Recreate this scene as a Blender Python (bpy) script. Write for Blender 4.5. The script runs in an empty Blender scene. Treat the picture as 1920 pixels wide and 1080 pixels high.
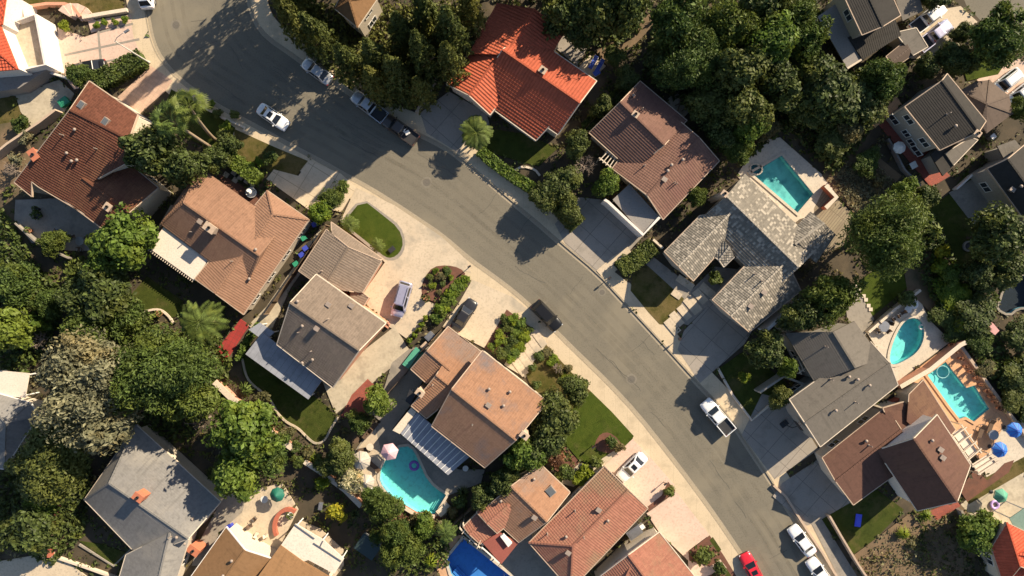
import bpy, bmesh, math, random
from mathutils import Vector, Matrix
from mathutils.geometry import delaunay_2d_cdt
rnd = random.Random(11)
H = 88.0           # height of the drone above the street, metres
S = 13.5           # metres-to-plan scale used while surveying the plan (units per metre on the ground)
EXPO = 1.0
scn = bpy.context.scene
COL = scn.collection
def W(x, y, h=0.0):
    k = (H - h) / (H * S)
    return Vector(((x - 960) * k, (540 - y) * k, h))
def P2(s):
    """'x,y x,y ...' -> list of ground points"""
    return [W(*map(float, t.split(','))) for t in s.split()]
# ------------------------------------------------------------------ materials
MATS = {}
def nt(name):
    m = bpy.data.materials.new(name); m.use_nodes = True
    t = m.node_tree; b = t.nodes['Principled BSDF']
    return m, t, b
def N(t, kind, **kw):
    n = t.nodes.new(kind)
    for k, v in kw.items():
        if hasattr(n, k) and k not in ('inputs',): setattr(n, k, v)
    return n
def mixc(t, a, b, fac, mode='MIX'):
    n = t.nodes.new('ShaderNodeMix'); n.data_type = 'RGBA'; n.blend_type = mode
    L = t.links.new
    for s, v in ((6, a), (7, b)):
        if hasattr(v, 'links') or isinstance(v, bpy.types.NodeSocket): L(v, n.inputs[s])
        else: n.inputs[s].default_value = (*v, 1)
    if isinstance(fac, bpy.types.NodeSocket): L(fac, n.inputs[0])
    else: n.inputs[0].default_value = fac
    return n.outputs[2]
def ramp(t, src, lo, hi):
    n = t.nodes.new('ShaderNodeMapRange'); n.inputs[1].default_value = lo; n.inputs[2].default_value = hi
    t.links.new(src, n.inputs[0]); return n.outputs[0]
def noise(t, vec, scale, detail=4, rough=.55):
    n = t.nodes.new('ShaderNodeTexNoise'); n.inputs['Scale'].default_value = scale
    n.inputs['Detail'].default_value = detail; n.inputs['Roughness'].default_value = rough
    if vec is not None: t.links.new(vec, n.inputs['Vector'])
    return n.outputs[0]
def bump(t, b, h, strength=.5, dist=.02):
    n = t.nodes.new('ShaderNodeBump'); n.inputs['Strength'].default_value = strength; n.inputs['Distance'].default_value = dist
    t.links.new(h, n.inputs['Height']); t.links.new(n.outputs[0], b.inputs['Normal'])
def surf(name, c1, c2, big=.15, fine=6, rough=.9, c3=None, patch=.04, bstr=.35, metal=0, spec=.3):
    """mottled solid surface: two tones by fine+mid noise, optional third tone in large patches"""
    if name in MATS: return MATS[name]
    m, t, b = nt(name); co = N(t, 'ShaderNodeTexCoord').outputs['Object']
    a = ramp(t, noise(t, co, big, 5), .35, .65)
    c = mixc(t, c1, c2, a)
    f = noise(t, co, fine, 3)
    c = mixc(t, c, tuple(x * .72 for x in c1), ramp(t, f, .48, .75))
    if c3: c = mixc(t, c, c3, ramp(t, noise(t, co, patch, 4, .65), .52, .66))
    t.links.new(c, b.inputs['Base Color']); b.inputs['Roughness'].default_value = rough
    b.inputs['Metallic'].default_value = metal; b.inputs['Specular IOR Level'].default_value = spec
    if bstr: bump(t, b, f, bstr, .03)
    MATS[name] = m; return m
def flat(name, c, rough=.5, metal=0, spec=.5, coat=0):
    if name in MATS: return MATS[name]
    m, t, b = nt(name); co = N(t, 'ShaderNodeTexCoord').outputs['Object']
    cc = mixc(t, c, tuple(x * .78 for x in c), ramp(t, noise(t, co, 3.0, 4), .45, .8))
    t.links.new(cc, b.inputs['Base Color'])
    b.inputs['Roughness'].default_value = rough; b.inputs['Metallic'].default_value = metal
    b.inputs['Specular IOR Level'].default_value = spec; b.inputs['Coat Weight'].default_value = coat
    MATS[name] = m; return m
def roofmat(name, c1, c2, kind='tile', tw=.33, th=.34, var=.35, speck=None, patch=None):
    """UV is metres on the slope: u along the eave, v up the slope"""
    if name in MATS: return MATS[name]
    m, t, b = nt(name); L = t.links.new
    uv = N(t, 'ShaderNodeTexCoord').outputs['UV']
    co = N(t, 'ShaderNodeTexCoord').outputs['Object']
    vm = t.nodes.new('ShaderNodeVectorMath'); vm.operation = 'DIVIDE'; L(uv, vm.inputs[0]); vm.inputs[1].default_value = (tw, th, 1)
    fl = t.nodes.new('ShaderNodeVectorMath'); fl.operation = 'FLOOR'; L(vm.outputs[0], fl.inputs[0])
    wn = t.nodes.new('ShaderNodeTexWhiteNoise'); wn.noise_dimensions = '2D'; L(fl.outputs[0], wn.inputs['Vector'])
    c = mixc(t, c1, c2, ramp(t, noise(t, co, .22, 5, .6), .35, .68))
    c = mixc(t, c, tuple(x * (1 - var) for x in c1), wn.outputs[0])
    if speck: c = mixc(t, c, speck, ramp(t, wn.outputs[0], .62, .9))
    if patch: c = mixc(t, c, patch, ramp(t, noise(t, co, .11, 5, .7), .5, .64))
    c = mixc(t, c, tuple(x * .6 for x in c2), ramp(t, noise(t, co, 1.6, 5, .7), .52, .85))
    mv = t.nodes.new('ShaderNodeMapping'); mv.inputs['Scale'].default_value = (1.6, .16, 1); L(uv, mv.inputs[0])
    c = mixc(t, c, tuple(x * .62 for x in c1), ramp(t, noise(t, mv.outputs[0], 1.0, 4, .6), .54, .8))
    L(c, b.inputs['Base Color']); b.inputs['Roughness'].default_value = .85; b.inputs['Specular IOR Level'].default_value = .25
    sx = t.nodes.new('ShaderNodeSeparateXYZ'); L(uv, sx.inputs[0])
    mu = t.nodes.new('ShaderNodeMath'); mu.operation = 'MULTIPLY'; L(sx.outputs[0], mu.inputs[0]); mu.inputs[1].default_value = 2 * math.pi / tw
    sn = t.nodes.new('ShaderNodeMath'); sn.operation = 'SINE'; L(mu.outputs[0], sn.inputs[0])
    ad = t.nodes.new('ShaderNodeMath'); ad.operation = 'MULTIPLY_ADD'; L(noise(t, co, 9, 2), ad.inputs[0]); ad.inputs[1].default_value = .8
    amp = t.nodes.new('ShaderNodeMath'); amp.operation = 'MULTIPLY'; L(sn.outputs[0], amp.inputs[0])
    amp.inputs[1].default_value = {'barrel': 1.0, 'tile': .35, 'shingle': .04}[kind]
    L(amp.outputs[0], ad.inputs[2]); bump(t, b, ad.outputs[0], .8, .04 if kind != 'shingle' else .02)
    m['rows'] = {'barrel': .08, 'tile': .07, 'shingle': .02}[kind]; m['th'] = th
    MATS[name] = m; return m
def leafmat(name, dark, light, trans=.3, hue=.5):
    if name in MATS: return MATS[name]
    m, t, b = nt(name); L = t.links.new
    g = N(t, 'ShaderNodeNewGeometry').outputs['Random Per Island']
    oi = N(t, 'ShaderNodeObjectInfo').outputs['Random']
    co = N(t, 'ShaderNodeTexCoord').outputs['Object']
    c = mixc(t, dark, light, g)
    c = mixc(t, c, tuple(x * .7 for x in dark), ramp(t, noise(t, co, 1.7, 3), .42, .72))
    c = mixc(t, c, (light[0] * 1.35, light[1] * 1.1, light[2] * .8), ramp(t, noise(t, co, 1.1, 2), .52, .8))
    c = mixc(t, c, (light[0] * 1.2, light[1] * .95, light[2] * .8), ramp(t, oi, .5, 1.4))
    L(c, b.inputs['Base Color']); b.inputs['Roughness'].default_value = .55; b.inputs['Specular IOR Level'].default_value = .25
    tr = t.nodes.new('ShaderNodeBsdfTranslucent'); L(c, tr.inputs['Color'])
    mx = t.nodes.new('ShaderNodeMixShader'); mx.inputs[0].default_value = trans
    L(b.outputs[0], mx.inputs[1]); L(tr.outputs[0], mx.inputs[2]); L(mx.outputs[0], t.nodes['Material Output'].inputs[0])
    MATS[name] = m; return m
def grassmat(name, c1, c2, dry, dryamt=.6):
    if name in MATS: return MATS[name]
    m, t, b = nt(name); co = N(t, 'ShaderNodeTexCoord').outputs['Object']
    c = mixc(t, c1, c2, ramp(t, noise(t, co, .9, 5, .7), .35, .65))
    c = mixc(t, c, dry, ramp(t, noise(t, co, .28, 6, .7), dryamt, dryamt + .18))
    c = mixc(t, c, tuple(x * .62 for x in c1), ramp(t, noise(t, co, .6, 6, .75), .53, .68))
    f = noise(t, co, 14, 3, .7)
    c = mixc(t, c, tuple(x * .45 for x in c1), ramp(t, f, .5, .75))
    t.links.new(c, b.inputs['Base Color']); b.inputs['Roughness'].default_value = .95; b.inputs['Specular IOR Level'].default_value = .1
    bump(t, b, f, .9, .06); MATS[name] = m; return m
def pavermat(name, c1, c2, mortar, bw=.8, bh=.8, rot=0.0, ms=.03, off=0.0):
    if name in MATS: return MATS[name]
    m, t, b = nt(name); co = N(t, 'ShaderNodeTexCoord').outputs['Object']; L = t.links.new
    mp = t.nodes.new('ShaderNodeMapping'); mp.inputs['Rotation'].default_value = (0, 0, rot); L(co, mp.inputs[0])
    br = t.nodes.new('ShaderNodeTexBrick'); L(mp.outputs[0], br.inputs[0]); br.offset = off
    br.inputs['Color1'].default_value = (*c1, 1); br.inputs['Color2'].default_value = (*c2, 1); br.inputs['Mortar'].default_value = (*mortar, 1)
    br.inputs['Scale'].default_value = 1; br.inputs['Mortar Size'].default_value = ms
    br.inputs['Brick Width'].default_value = bw; br.inputs['Row Height'].default_value = bh
    c = mixc(t, br.outputs[0], tuple(x * .7 for x in c2), ramp(t, noise(t, co, .5, 6, .65), .5, .78))
    c = mixc(t, c, tuple(x * .6 for x in c2), ramp(t, noise(t, co, 7, 3), .55, .85))
    L(c, b.inputs['Base Color']); b.inputs['Roughness'].default_value = .9; b.inputs['Specular IOR Level'].default_value = .25
    MATS[name] = m; return m
# ------------------------------------------------------------------ mesh builder
def poly_area(p): return .5 * sum(p[i][0] * p[(i + 1) % len(p)][1] - p[(i + 1) % len(p)][0] * p[i][1] for i in range(len(p)))
def inset(p, d):
    """offset a plan polygon inwards by d metres (negative: outwards); keeps vertex count"""
    n = len(p); sg = 1 if poly_area(p) > 0 else -1; out = []
    for i in range(n):
        a, b, c = p[i - 1], p[i], p[(i + 1) % n]
        e1 = Vector((b[0] - a[0], b[1] - a[1])); e2 = Vector((c[0] - b[0], c[1] - b[1]))
        if e1.length < 1e-6 or e2.length < 1e-6: out.append(Vector((b[0], b[1]))); continue
        e1.normalize(); e2.normalize()
        n1 = Vector((-e1.y, e1.x)) * sg; n2 = Vector((-e2.y, e2.x)) * sg
        k = 1 + n1.dot(n2); k = max(k, .35)
        out.append(Vector((b[0], b[1])) + (n1 + n2) * (d / k))
    return out
def smooth_loop(p, it=2):
    for _ in range(it):
        q = []
        for i in range(len(p)):
            a, b = p[i], p[(i + 1) % len(p)]
            q += [a * .75 + b * .25, a * .25 + b * .75]
        p = q
    return p
def smooth_line(p, it=2):
    for _ in range(it):
        q = [p[0]]
        for i in range(len(p) - 1): q += [p[i] * .75 + p[i + 1] * .25, p[i] * .25 + p[i + 1] * .75]
        p = q + [p[-1]]
    return p
class MB:
    def __init__(s): s.v = []; s.f = []; s.u = []
    def face(s, pts, uv=None):
        i = len(s.v); s.v += [Vector(p) for p in pts]; s.f.append(tuple(range(i, i + len(pts)))); s.u.append(uv)
    def grid(s, rings, close=True, cap=True):
        """loft rings of equal point count"""
        i = len(s.v); n = len(rings[0])
        for r in rings: s.v += [Vector(p) for p in r]
        for k in range(len(rings) - 1):
            for j in range(n if close else n - 1):
                a = i + k * n + j; b = i + k * n + (j + 1) % n
                s.f.append((a, b, b + n, a + n)); s.u.append(None)
        if cap:
            s.f.append(tuple(i + j for j in range(n))[::-1]); s.u.append(None)
            s.f.append(tuple(i + (len(rings) - 1) * n + j for j in range(n))); s.u.append(None)
    def prism(s, p, z0, z1, top=None):
        p = [Vector((q[0], q[1])) for q in p]
        if poly_area(p) < 0: p = p[::-1]
        t = p if top is None else top
        s.grid([[(q.x, q.y, z0) for q in p], [(q[0], q[1], z1) for q in t]])
    def box(s, c, d, rz=0.0, tilt=None):
        M = Matrix.Rotation(rz, 3, 'Z')
        if tilt: M = M @ Matrix.Rotation(tilt[1], 3, tilt[0])
        c = Vector(c); h = [x / 2 for x in d]
        r = lambda z: [c + M @ Vector((x * h[0], y * h[1], z)) for x, y in ((-1, -1), (1, -1), (1, 1), (-1, 1))]
        s.grid([r(-h[2]), r(h[2])])
    def bar(s, a, b, w, h, up=Vector((0, 0, 1))):
        a = Vector(a); b = Vector(b); d = (b - a).normalized()
        sd = d.cross(up); sd = sd.normalized() if sd.length > 1e-4 else Vector((1, 0, 0)); u = sd.cross(d)
        r = lambda p: [p + sd * (x * w / 2) + u * (y * h / 2) for x, y in ((-1, -1), (1, -1), (1, 1), (-1, 1))]
        s.grid([r(a), r(b)])
    def tube(s, pts, rad, n=8, cap=True):
        pts = [Vector(p) for p in pts]; rings = []
        if not hasattr(rad, '__len__'): rad = [rad] * len(pts)
        for i, p in enumerate(pts):
            d = (pts[min(i + 1, len(pts) - 1)] - pts[max(i - 1, 0)]).normalized()
            x = d.orthogonal().normalized() if i == 0 else (x - d * x.dot(d)).normalized()
            y = d.cross(x)
            rings.append([p + x * (rad[i] * math.cos(a)) + y * (rad[i] * math.sin(a)) for a in (2 * math.pi * j / n for j in range(n))])
        s.grid(rings, True, cap)
    def lathe(s, c, prof, n=14):
        c = Vector(c)
        s.grid([[c + Vector((r * math.cos(2 * math.pi * j / n), r * math.sin(2 * math.pi * j / n), z)) for j in range(n)] for r, z in prof])
    def strip(s, line, w, z0, z1):
        """a low wall / border following a plan polyline"""
        l = [Vector((p[0], p[1])) for p in line]; L_, R_ = [], []
        for i, p in enumerate(l):
            d = (l[min(i + 1, len(l) - 1)] - l[max(i - 1, 0)]).normalized(); nn = Vector((-d.y, d.x)) * (w / 2)
            L_.append(p + nn); R_.append(p - nn)
        rings = [[(a.x, a.y, z0), (b.x, b.y, z0), (b.x, b.y, z1), (a.x, a.y, z1)] for a, b in zip(L_, R_)]
        s.grid(rings)
    def build(s, name, mat, parent=None, smooth=False, fix=True):
        off = Vector((0, 0, 0)); q = parent
        while q is not None: off += q.location; q = q.parent
        me = bpy.data.meshes.new(name)
        me.from_pydata([v - off for v in s.v], [], s.f)
        if any(u is not None for u in s.u):
            ul = me.uv_layers.new(name='UVMap'); k = 0
            for f, u in zip(s.f, s.u):
                for j in range(len(f)):
                    ul.data[k].uv = u[j] if u else (0, 0); k += 1
        if fix:
            bm = bmesh.new(); bm.from_mesh(me); bmesh.ops.recalc_face_normals(bm, faces=bm.faces); bm.to_mesh(me); bm.free()
        if smooth:
            for p in me.polygons: p.use_smooth = True
        me.materials.append(mat)
        o = bpy.data.objects.new(name, me); COL.objects.link(o)
        if parent is not None: o.parent = parent
        return o
def local(mb, name, mat, parent, smooth=False, loc=(0, 0, 0), rz=0.0, fix=True):
    """mesh given in the parent's own frame"""
    o = mb.build(name, mat, None, smooth, fix); o.parent = parent; o.location = loc; o.rotation_euler = (0, 0, rz); return o
def tag(o, label, cat, group=None):
    o['label'] = label; o['category'] = cat
    if group: o['group'] = group
    return o
def thing(name, label, cat, loc=(0, 0, 0), rz=0.0, group=None):
    o = bpy.data.objects.new(name, None); COL.objects.link(o); o.empty_display_size = .3
    o.location = loc; o.rotation_euler = (0, 0, rz); return tag(o, label, cat, group)
def copy_tree(o, parent=None):
    c = o.copy(); COL.objects.link(c)
    if parent is not None: c.parent = parent
    for ch in list(o.children): copy_tree(ch, c)
    return c
# ------------------------------------------------------------------ ground sheets
POOLS = []
ZK = [0]
def pip(p, x, y):
    c = False; n = len(p)
    for i in range(n):
        a, b = p[i], p[i - 1]
        if (a[1] > y) != (b[1] > y) and x < (b[0] - a[0]) * (y - a[1]) / (b[1] - a[1]) + a[0]: c = not c
    return c
def sheet(name, pts, mat, z, holes=(), kind='structure', side=True):
    """flat sheet with holes at height z, edges turned down to the soil"""
    pts = [Vector((p[0], p[1])) for p in pts]
    if poly_area(pts) < 0: pts = pts[::-1]
    v = list(pts); e = [(i, (i + 1) % len(pts)) for i in range(len(pts))]
    use = []
    for h in holes:
        hp = [Vector((p[0], p[1])) for p in h]
        if any(pip(pts, q.x, q.y) for q in hp) or any(pip(hp, q.x, q.y) for q in pts):
            use.append(hp); b = len(v); v += hp; e += [(b + i, b + (i + 1) % len(hp)) for i in range(len(hp))]
    V, E, F, *_ = delaunay_2d_cdt(v, e, [], 0, 1e-5)
    mb = MB(); mb.v = [Vector((q.x, q.y, z)) for q in V]
    for f in F:
        cx = sum(V[i].x for i in f) / len(f); cy = sum(V[i].y for i in f) / len(f)
        if not pip(pts, cx, cy) or any(pip(h, cx, cy) for h in use): continue
        mb.f.append(tuple(f)); mb.u.append(None)
    if side:
        n = len(pts)
        for i in range(n):
            a, b = pts[i], pts[(i + 1) % n]
            mb.face([(a.x, a.y, -.05), (b.x, b.y, -.05), (b.x, b.y, z), (a.x, a.y, z)])
    o = mb.build(name, mat, None, fix=False)
    bm = bmesh.new(); bm.from_mesh(o.data)
    for f in bm.faces:
        f.normal_update()
        if abs(f.normal.z) > .5 and f.normal.z < 0: f.normal_flip()
    bm.to_mesh(o.data); bm.free()
    o['kind'] = kind; return o
LAYERS = []
def seg_x(a, b, c, d):
    o = lambda p, q, r: (q[0] - p[0]) * (r[1] - p[1]) - (q[1] - p[1]) * (r[0] - p[0])
    return o(a, b, c) * o(a, b, d) < 0 and o(c, d, a) * o(c, d, b) < 0
def overlap(p, q):
    if max(a[0] for a in p) < min(a[0] for a in q) or max(a[0] for a in q) < min(a[0] for a in p): return False
    if max(a[1] for a in p) < min(a[1] for a in q) or max(a[1] for a in q) < min(a[1] for a in p): return False
    if any(pip(q, a[0], a[1]) for a in p) or any(pip(p, a[0], a[1]) for a in q): return True
    return any(seg_x(p[i - 1], p[i], q[j - 1], q[j]) for i in range(len(p)) for j in range(len(q)))
def ground(name, s, mat, base=.12, smooth=0):
    """a piece of paving or planting, laid 4 mm above whatever it overlaps"""
    p = P2(s) if isinstance(s, str) else s
    if smooth: p = smooth_loop(p, smooth)
    k = 1 + max([l for q, l, _ in LAYERS if overlap(p, q)], default=0)
    LAYERS.append((p, k, name))
    return sheet(name, p, mat, base + k * .0045, POOLS)
# ------------------------------------------------------------------ houses
def parse(s):
    v = {}
    vs, fs = s.split('|')
    for t in vs.split():
        x, y, h = t[1:].split(','); v[t[0]] = (float(x), float(y), float(h))
    return v, fs.split()
def newell(p):
    n = Vector((0, 0, 0))
    for i in range(len(p)):
        a, b = p[i], p[(i + 1) % len(p)]
        n += Vector(((a.y - b.y) * (a.z + b.z), (a.z - b.z) * (a.x + b.x), (a.x - b.x) * (a.y + b.y)))
    return n.normalized()
def clip(poly, k, s):
    """poly: list of (u,v,P); keep s*(v-k) >= 0"""
    out = []
    for i in range(len(poly)):
        a, b = poly[i], poly[(i + 1) % len(poly)]
        ia, ib = s * (a[1] - k) >= 0, s * (b[1] - k) >= 0
        if ia: out.append(a)
        if ia != ib:
            t = (k - a[1]) / (b[1] - a[1]); out.append((a[0] + (b[0] - a[0]) * t, k, a[2] + (b[2] - a[2]) * t))
    return out
def roof_face(mb, P, rows, th):
    n = newell(P)
    if n.z < 0: n = -n; P = P[::-1]
    if n.z > .9995:
        u = (P[1] - P[0]).normalized(); rows = 0
    else: u = Vector((0, 0, 1)).cross(n).normalized()
    v = n.cross(u)
    q = [(p.dot(u), p.dot(v), p) for p in P]
    if rows == 0:
        mb.face([a[2] for a in q], [(a[0], a[1]) for a in q]); return
    v0 = min(a[1] for a in q); v1 = max(a[1] for a in q); k = 0
    while v0 + k * th < v1 - 1e-4:
        lo, hi = v0 + k * th, v0 + (k + 1) * th; k += 1
        c = clip(clip(q, lo, 1), hi, -1)
        if len(c) < 3: continue
        up = [(a[0], a[1] - v0, a[2] + n * (rows * (1 - (a[1] - lo) / th) + .004)) for a in c]
        mb.face([a[2] for a in up], [(a[0], a[1] + .01) for a in up])
        for i in range(len(c)):
            a, b = c[i], c[(i + 1) % len(c)]
            if abs(a[1] - lo) < 1e-4 and abs(b[1] - lo) < 1e-4:
                j = (i + 1) % len(c)
                mb.face([a[2], b[2], up[j][2], up[i][2]], [(a[0], a[1] - v0 + .01)] * 4)
def boundary(fs):
    """outline letters of a set of lettered faces"""
    d = {}
    for f in fs:
        for i in range(len(f)): d[(f[i], f[(i + 1) % len(f)])] = 1
    e = {}
    # orient all faces alike by plan area is done by the caller
    for (a, b) in d:
        if (b, a) not in d: e[a] = b
    st = next(iter(e)); loop = [st]
    while e.get(loop[-1]) not in (None, st) and len(loop) < 60: loop.append(e[loop[-1]])
    return loop
HOUSES = []
class House:
    def __init__(s, name, label, cat, at, group=None):
        s.o = thing(name, label, cat, W(*at), 0, group); s.faces = []; s.edges = []; s.blocks = []; HOUSES.append(s)
    def block(s, txt, rm, wm, fascia=None, wall=True, ins=.4, ridge=True, win=True):
        v, fs = parse(txt)
        P = {k: W(*c) for k, c in v.items()}
        fs = [f if poly_area([P[k] for k in f]) > 0 else f[::-1] for f in fs]
        mb = MB(); rows, th = rm.get('rows', 0), rm.get('th', .4)
        for f in fs:
            roof_face(mb, [P[k] for k in f], rows, th)
            s.faces.append(([v[k][:2] for k in f], [P[k] for k in f]))
            mb.face([P[k] - Vector((0, 0, .2)) for k in f][::-1])
        loop = boundary(fs)
        n = len(loop)
        for i in range(n):
            a, b = P[loop[i]], P[loop[(i + 1) % n]]
            mb.face([a, b, b - Vector((0, 0, .2)), a - Vector((0, 0, .2))])
            if fascia: s.edges.append((a.copy(), b.copy(), rows + .02, fascia, len(s.blocks)))
        s.blocks.append([[P[k] for k in f] for f in fs])
        if ridge and rows:
            cnt = {}
            for f in fs:
                for i in range(len(f)):
                    k = tuple(sorted((f[i], f[(i + 1) % len(f)]))); cnt.setdefault(k, []).append(f)
            for k, ff in cnt.items():
                if len(ff) == 2:
                    a, b = P[k[0]], P[k[1]]
                    c1 = sum((P[q] for q in ff[0]), Vector()) / len(ff[0]); c2 = sum((P[q] for q in ff[1]), Vector()) / len(ff[1])
                    if newell([P[q] for q in ff[0]]).dot(c2 - a) * (1 if newell([P[q] for q in ff[0]]).z > 0 else -1) < -.12:      # convex: ridge or hip
                        L = (b - a).length; m = max(1, int(L / .42))
                        for q in range(m):
                            p0 = a.lerp(b, q / m); p1 = a.lerp(b, (q + .94) / m); up = Vector((0, 0, rows + .02))
                            mb.bar(p0 + up, p1 + up * .6, .24, .1)
        r = mb.build('roof', rm, s.o, fix=False)
        if wall:
            w = MB(); q = inset([P[k] for k in loop], ins)
            # walls stay under the roof planes
            def zroof(x, y, zdef):
                best = None
                for f in fs:
                    pp = [P[k] for k in f]
                    if pip(pp, x, y):
                        nn = newell(pp); c = pp[0]
                        if abs(nn.z) > .1: best = c.z - (nn.x * (x - c.x) + nn.y * (y - c.y)) / nn.z
                return zdef if best is None else best
            top = [min(zroof(a.x, a.y, P[k].z), P[k].z + .25) - .1 for a, k in zip(q, loop)]
            for i in range(n):
                j = (i + 1) % n; a, b = q[i], q[j]
                w.face([(a.x, a.y, 0), (b.x, b.y, 0), (b.x, b.y, top[j]), (a.x, a.y, top[i])])
            w.build('wall', wm, s.o, fix=False)
            if win:
                for i in range(n):
                    j = (i + 1) % n; a, b = Vector(q[i][:2]), Vector(q[j][:2]); d = b - a
                    if d.length < 3 or abs(top[i] - top[j]) > .25: continue
                    u = d.normalized(); nn = Vector((u.y, -u.x)); mid = (a + b) / 2
                    if mid.length < 30 or nn.dot(-mid.normalized()) < .25: continue
                    m = max(1, int(d.length / 3.4))
                    for fl in ([.95] if min(top[i], top[j]) < 4.4 else [.95, 3.6]):
                        for t in range(m):
                            c = a + u * (d.length * (t + .5) / m); ww = 1.5; hh = 1.15
                            if fl + hh > min(top[i], top[j]) - .2: continue
                            fr = MB(); ry = math.atan2(u.y, u.x)
                            for sx in (-1, 0, 1):
                                fr.box((c.x + u.x * sx * ww / 2 + nn.x * .03, c.y + u.y * sx * ww / 2 + nn.y * .03, fl + hh / 2), (.09, .1, hh + .09), ry)
                            for sz in (0, 1):
                                fr.box((c.x + nn.x * .025, c.y + nn.y * .025, fl + sz * hh), (ww - .1, .08, .09), ry)
                            f_ = fr.build('window', M_WHITE, s.o)
                            g = MB(); g.box((c.x + nn.x * .012, c.y + nn.y * .012, fl + hh / 2), (ww - .1, .03, hh - .1), ry)
                            g.build('pane', M_GLASS, f_)
        return r
    def z_at(s, x, y):
        best = 0
        for px, P in s.faces:
            if pip(px, x, y):
                n = newell(P); o = Vector((0, 0, H)); d = W(x, y) - o
                k = n.dot(d)
                if abs(k) < 1e-6: continue
                z = (o + d * (n.dot(P[0] - o) / k)).z
                best = max(best, z)
        return best
    def finish(s):
        """gutters and barge boards along every roof edge that is not buried in another roof of the house"""
        run = [None, None, None]
        def flush():
            if run[0] and run[0].f: run[0].build('fascia', run[1], s.o, fix=False)
            run[0] = None
        for a, b, z, mat, own in s.edges:
            d = b - a; d.z = 0; L = d.length
            if L < .05: continue
            d.normalize(); n = Vector((d.y, -d.x, 0)); m = max(1, int(L / .5))
            if own != run[2]: flush(); run[2] = own
            for i in range(m):
                p, q = a.lerp(b, i / m), a.lerp(b, (i + 1) / m); c = (p + q) / 2 + n * .35; hid = False
                for k, fs in enumerate(s.blocks):
                    if k == own: continue
                    for P in fs:
                        if pip(P, c.x, c.y):
                            nn = newell(P); zz = P[0].z - (nn.x * (c.x - P[0].x) + nn.y * (c.y - P[0].y)) / nn.z
                            if zz > c.z - .5: hid = True
                if hid: flush(); continue
                if run[0] is None: run[0], run[1] = MB(), mat
                mb = run[0]; o_, i_ = n * .05, n * -.06; u = Vector((0, 0, z)); w = Vector((0, 0, -.22))
                mb.face([p + o_ + u, q + o_ + u, q + o_ + w, p + o_ + w]); mb.face([p + o_ + u, q + o_ + u, q + i_ + u, p + i_ + u])
        flush()
    def vents(s, txt, mat=None):
        for t in txt.split():
            x, y = map(float, t.split(',')[:2]); z = s.z_at(x, y)
            if z == 0: continue
            k = t.split(',')[2] if t.count(',') > 1 else 'p'
            p = W(x, y, z); m = MB()
            if k == 'p':
                m.tube([p + Vector((0, 0, -.2)), p + Vector((0, 0, .85))], .065, 7); m.lathe(p, [(.15, .0), (.1, .1), (.09, .13)], 8)
                m.build('vent_pipe', mat or M_VENT, s.o)
            elif k == 'c':
                m.lathe(p, [(.1, -.2), (.1, .25), (.2, .28), (.22, .38), (.14, .46), (.02, .5)], 12)
                m.build('roof_vent', mat or M_VENT, s.o, True)
            elif k == 'b':
                m.box(p + Vector((0, 0, .12)), (.55, .45, .42), -.6); m.box(p + Vector((0, 0, .36)), (.7, .6, .06), -.6)
                m.build('roof_vent', mat or M_VENT, s.o)
    def chimney(s, x, y, top, w=1.1, d=.75, rz=-.62, mat=None, flues=1):
        p = W(x, y, top); m = MB(); z0 = 0 
        m.box((p.x, p.y, (top - .1) / 2), (w - .12, d - .12, top - .1), rz)
        m.box((p.x, p.y, top - .06), (w + .08, d + .08, .16), rz)
        c = m.build('chimney', mat or M_TAN, s.o)
        f = MB(); f.lathe((p.x, p.y, top), [(.2, .0), (.2, .22), (.15, .22), (.15, .05)], 10); f.build('flue', M_DARK, c)
    def skylight(s, x, y, w=.8, l=1.0, rz=-.62):
        z = s.z_at(x, y); p = W(x, y, z); m = MB(); m.box(p + Vector((0, 0, .12)), (w, l, .5), rz, ('Y', .0)); f = m.build('skylight', M_VENT, s.o)
        g = MB(); g.box(p + Vector((0, 0, .39)), (w - .16, l - .16, .05), rz); g.build('pane', M_PANEL, f)
    def wall_window(s, x, y, A, B, w, hh=1.1, ins=.4):
        """a window in the wall under the eave A-B, where the sight line through plan point x,y meets that wall"""
        a, b = W(*A), W(*B); u = (b - a); u.z = 0; u.normalize(); n = Vector((u.y, -u.x, 0)); c = s.o.location
        if n.dot(Vector((c.x, c.y, 0)) - a) > 0: n = -n
        p0 = a - n * ins; o = Vector((0, 0, H)); d = W(x, y) - o; k = (p0 - o).dot(n) / d.dot(n); p = o + d * k; rz = math.atan2(u.y, u.x)
        if p.z < .6 or p.z > 6: return
        f = MB()
        for sx in (-1, 0, 1): f.box(p + u * (sx * w / 2) + n * .04, (.08, .1, hh + .08), rz)
        for sz in (-1, 1): f.box(p + n * .035 + Vector((0, 0, sz * hh / 2)), (w - .1, .09, .08), rz)
        fr = f.build('window', M_WHITE, s.o); g = MB(); g.box(p + n * .015, (w - .1, .03, hh - .1), rz); g.build('pane', M_GLASS, fr)
    def slab(s, name, txt, h, t, mat, posts=True, rafters=0, z=None):
        """a flat cover on posts; txt is the outline at its top"""
        p = [W(*map(float, q.split(',')), h) for q in txt.split()]
        m = MB(); m.prism(p, h - t, h); o = m.build(name, mat, s.o)
        if posts:
            q = inset(p, .25)
            for a in q:
                b = MB(); b.box((a.x, a.y, (h - t) / 2), (.14, .14, h - t), -.62); b.build('post', M_WHITE, s.o)
        return o
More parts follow.
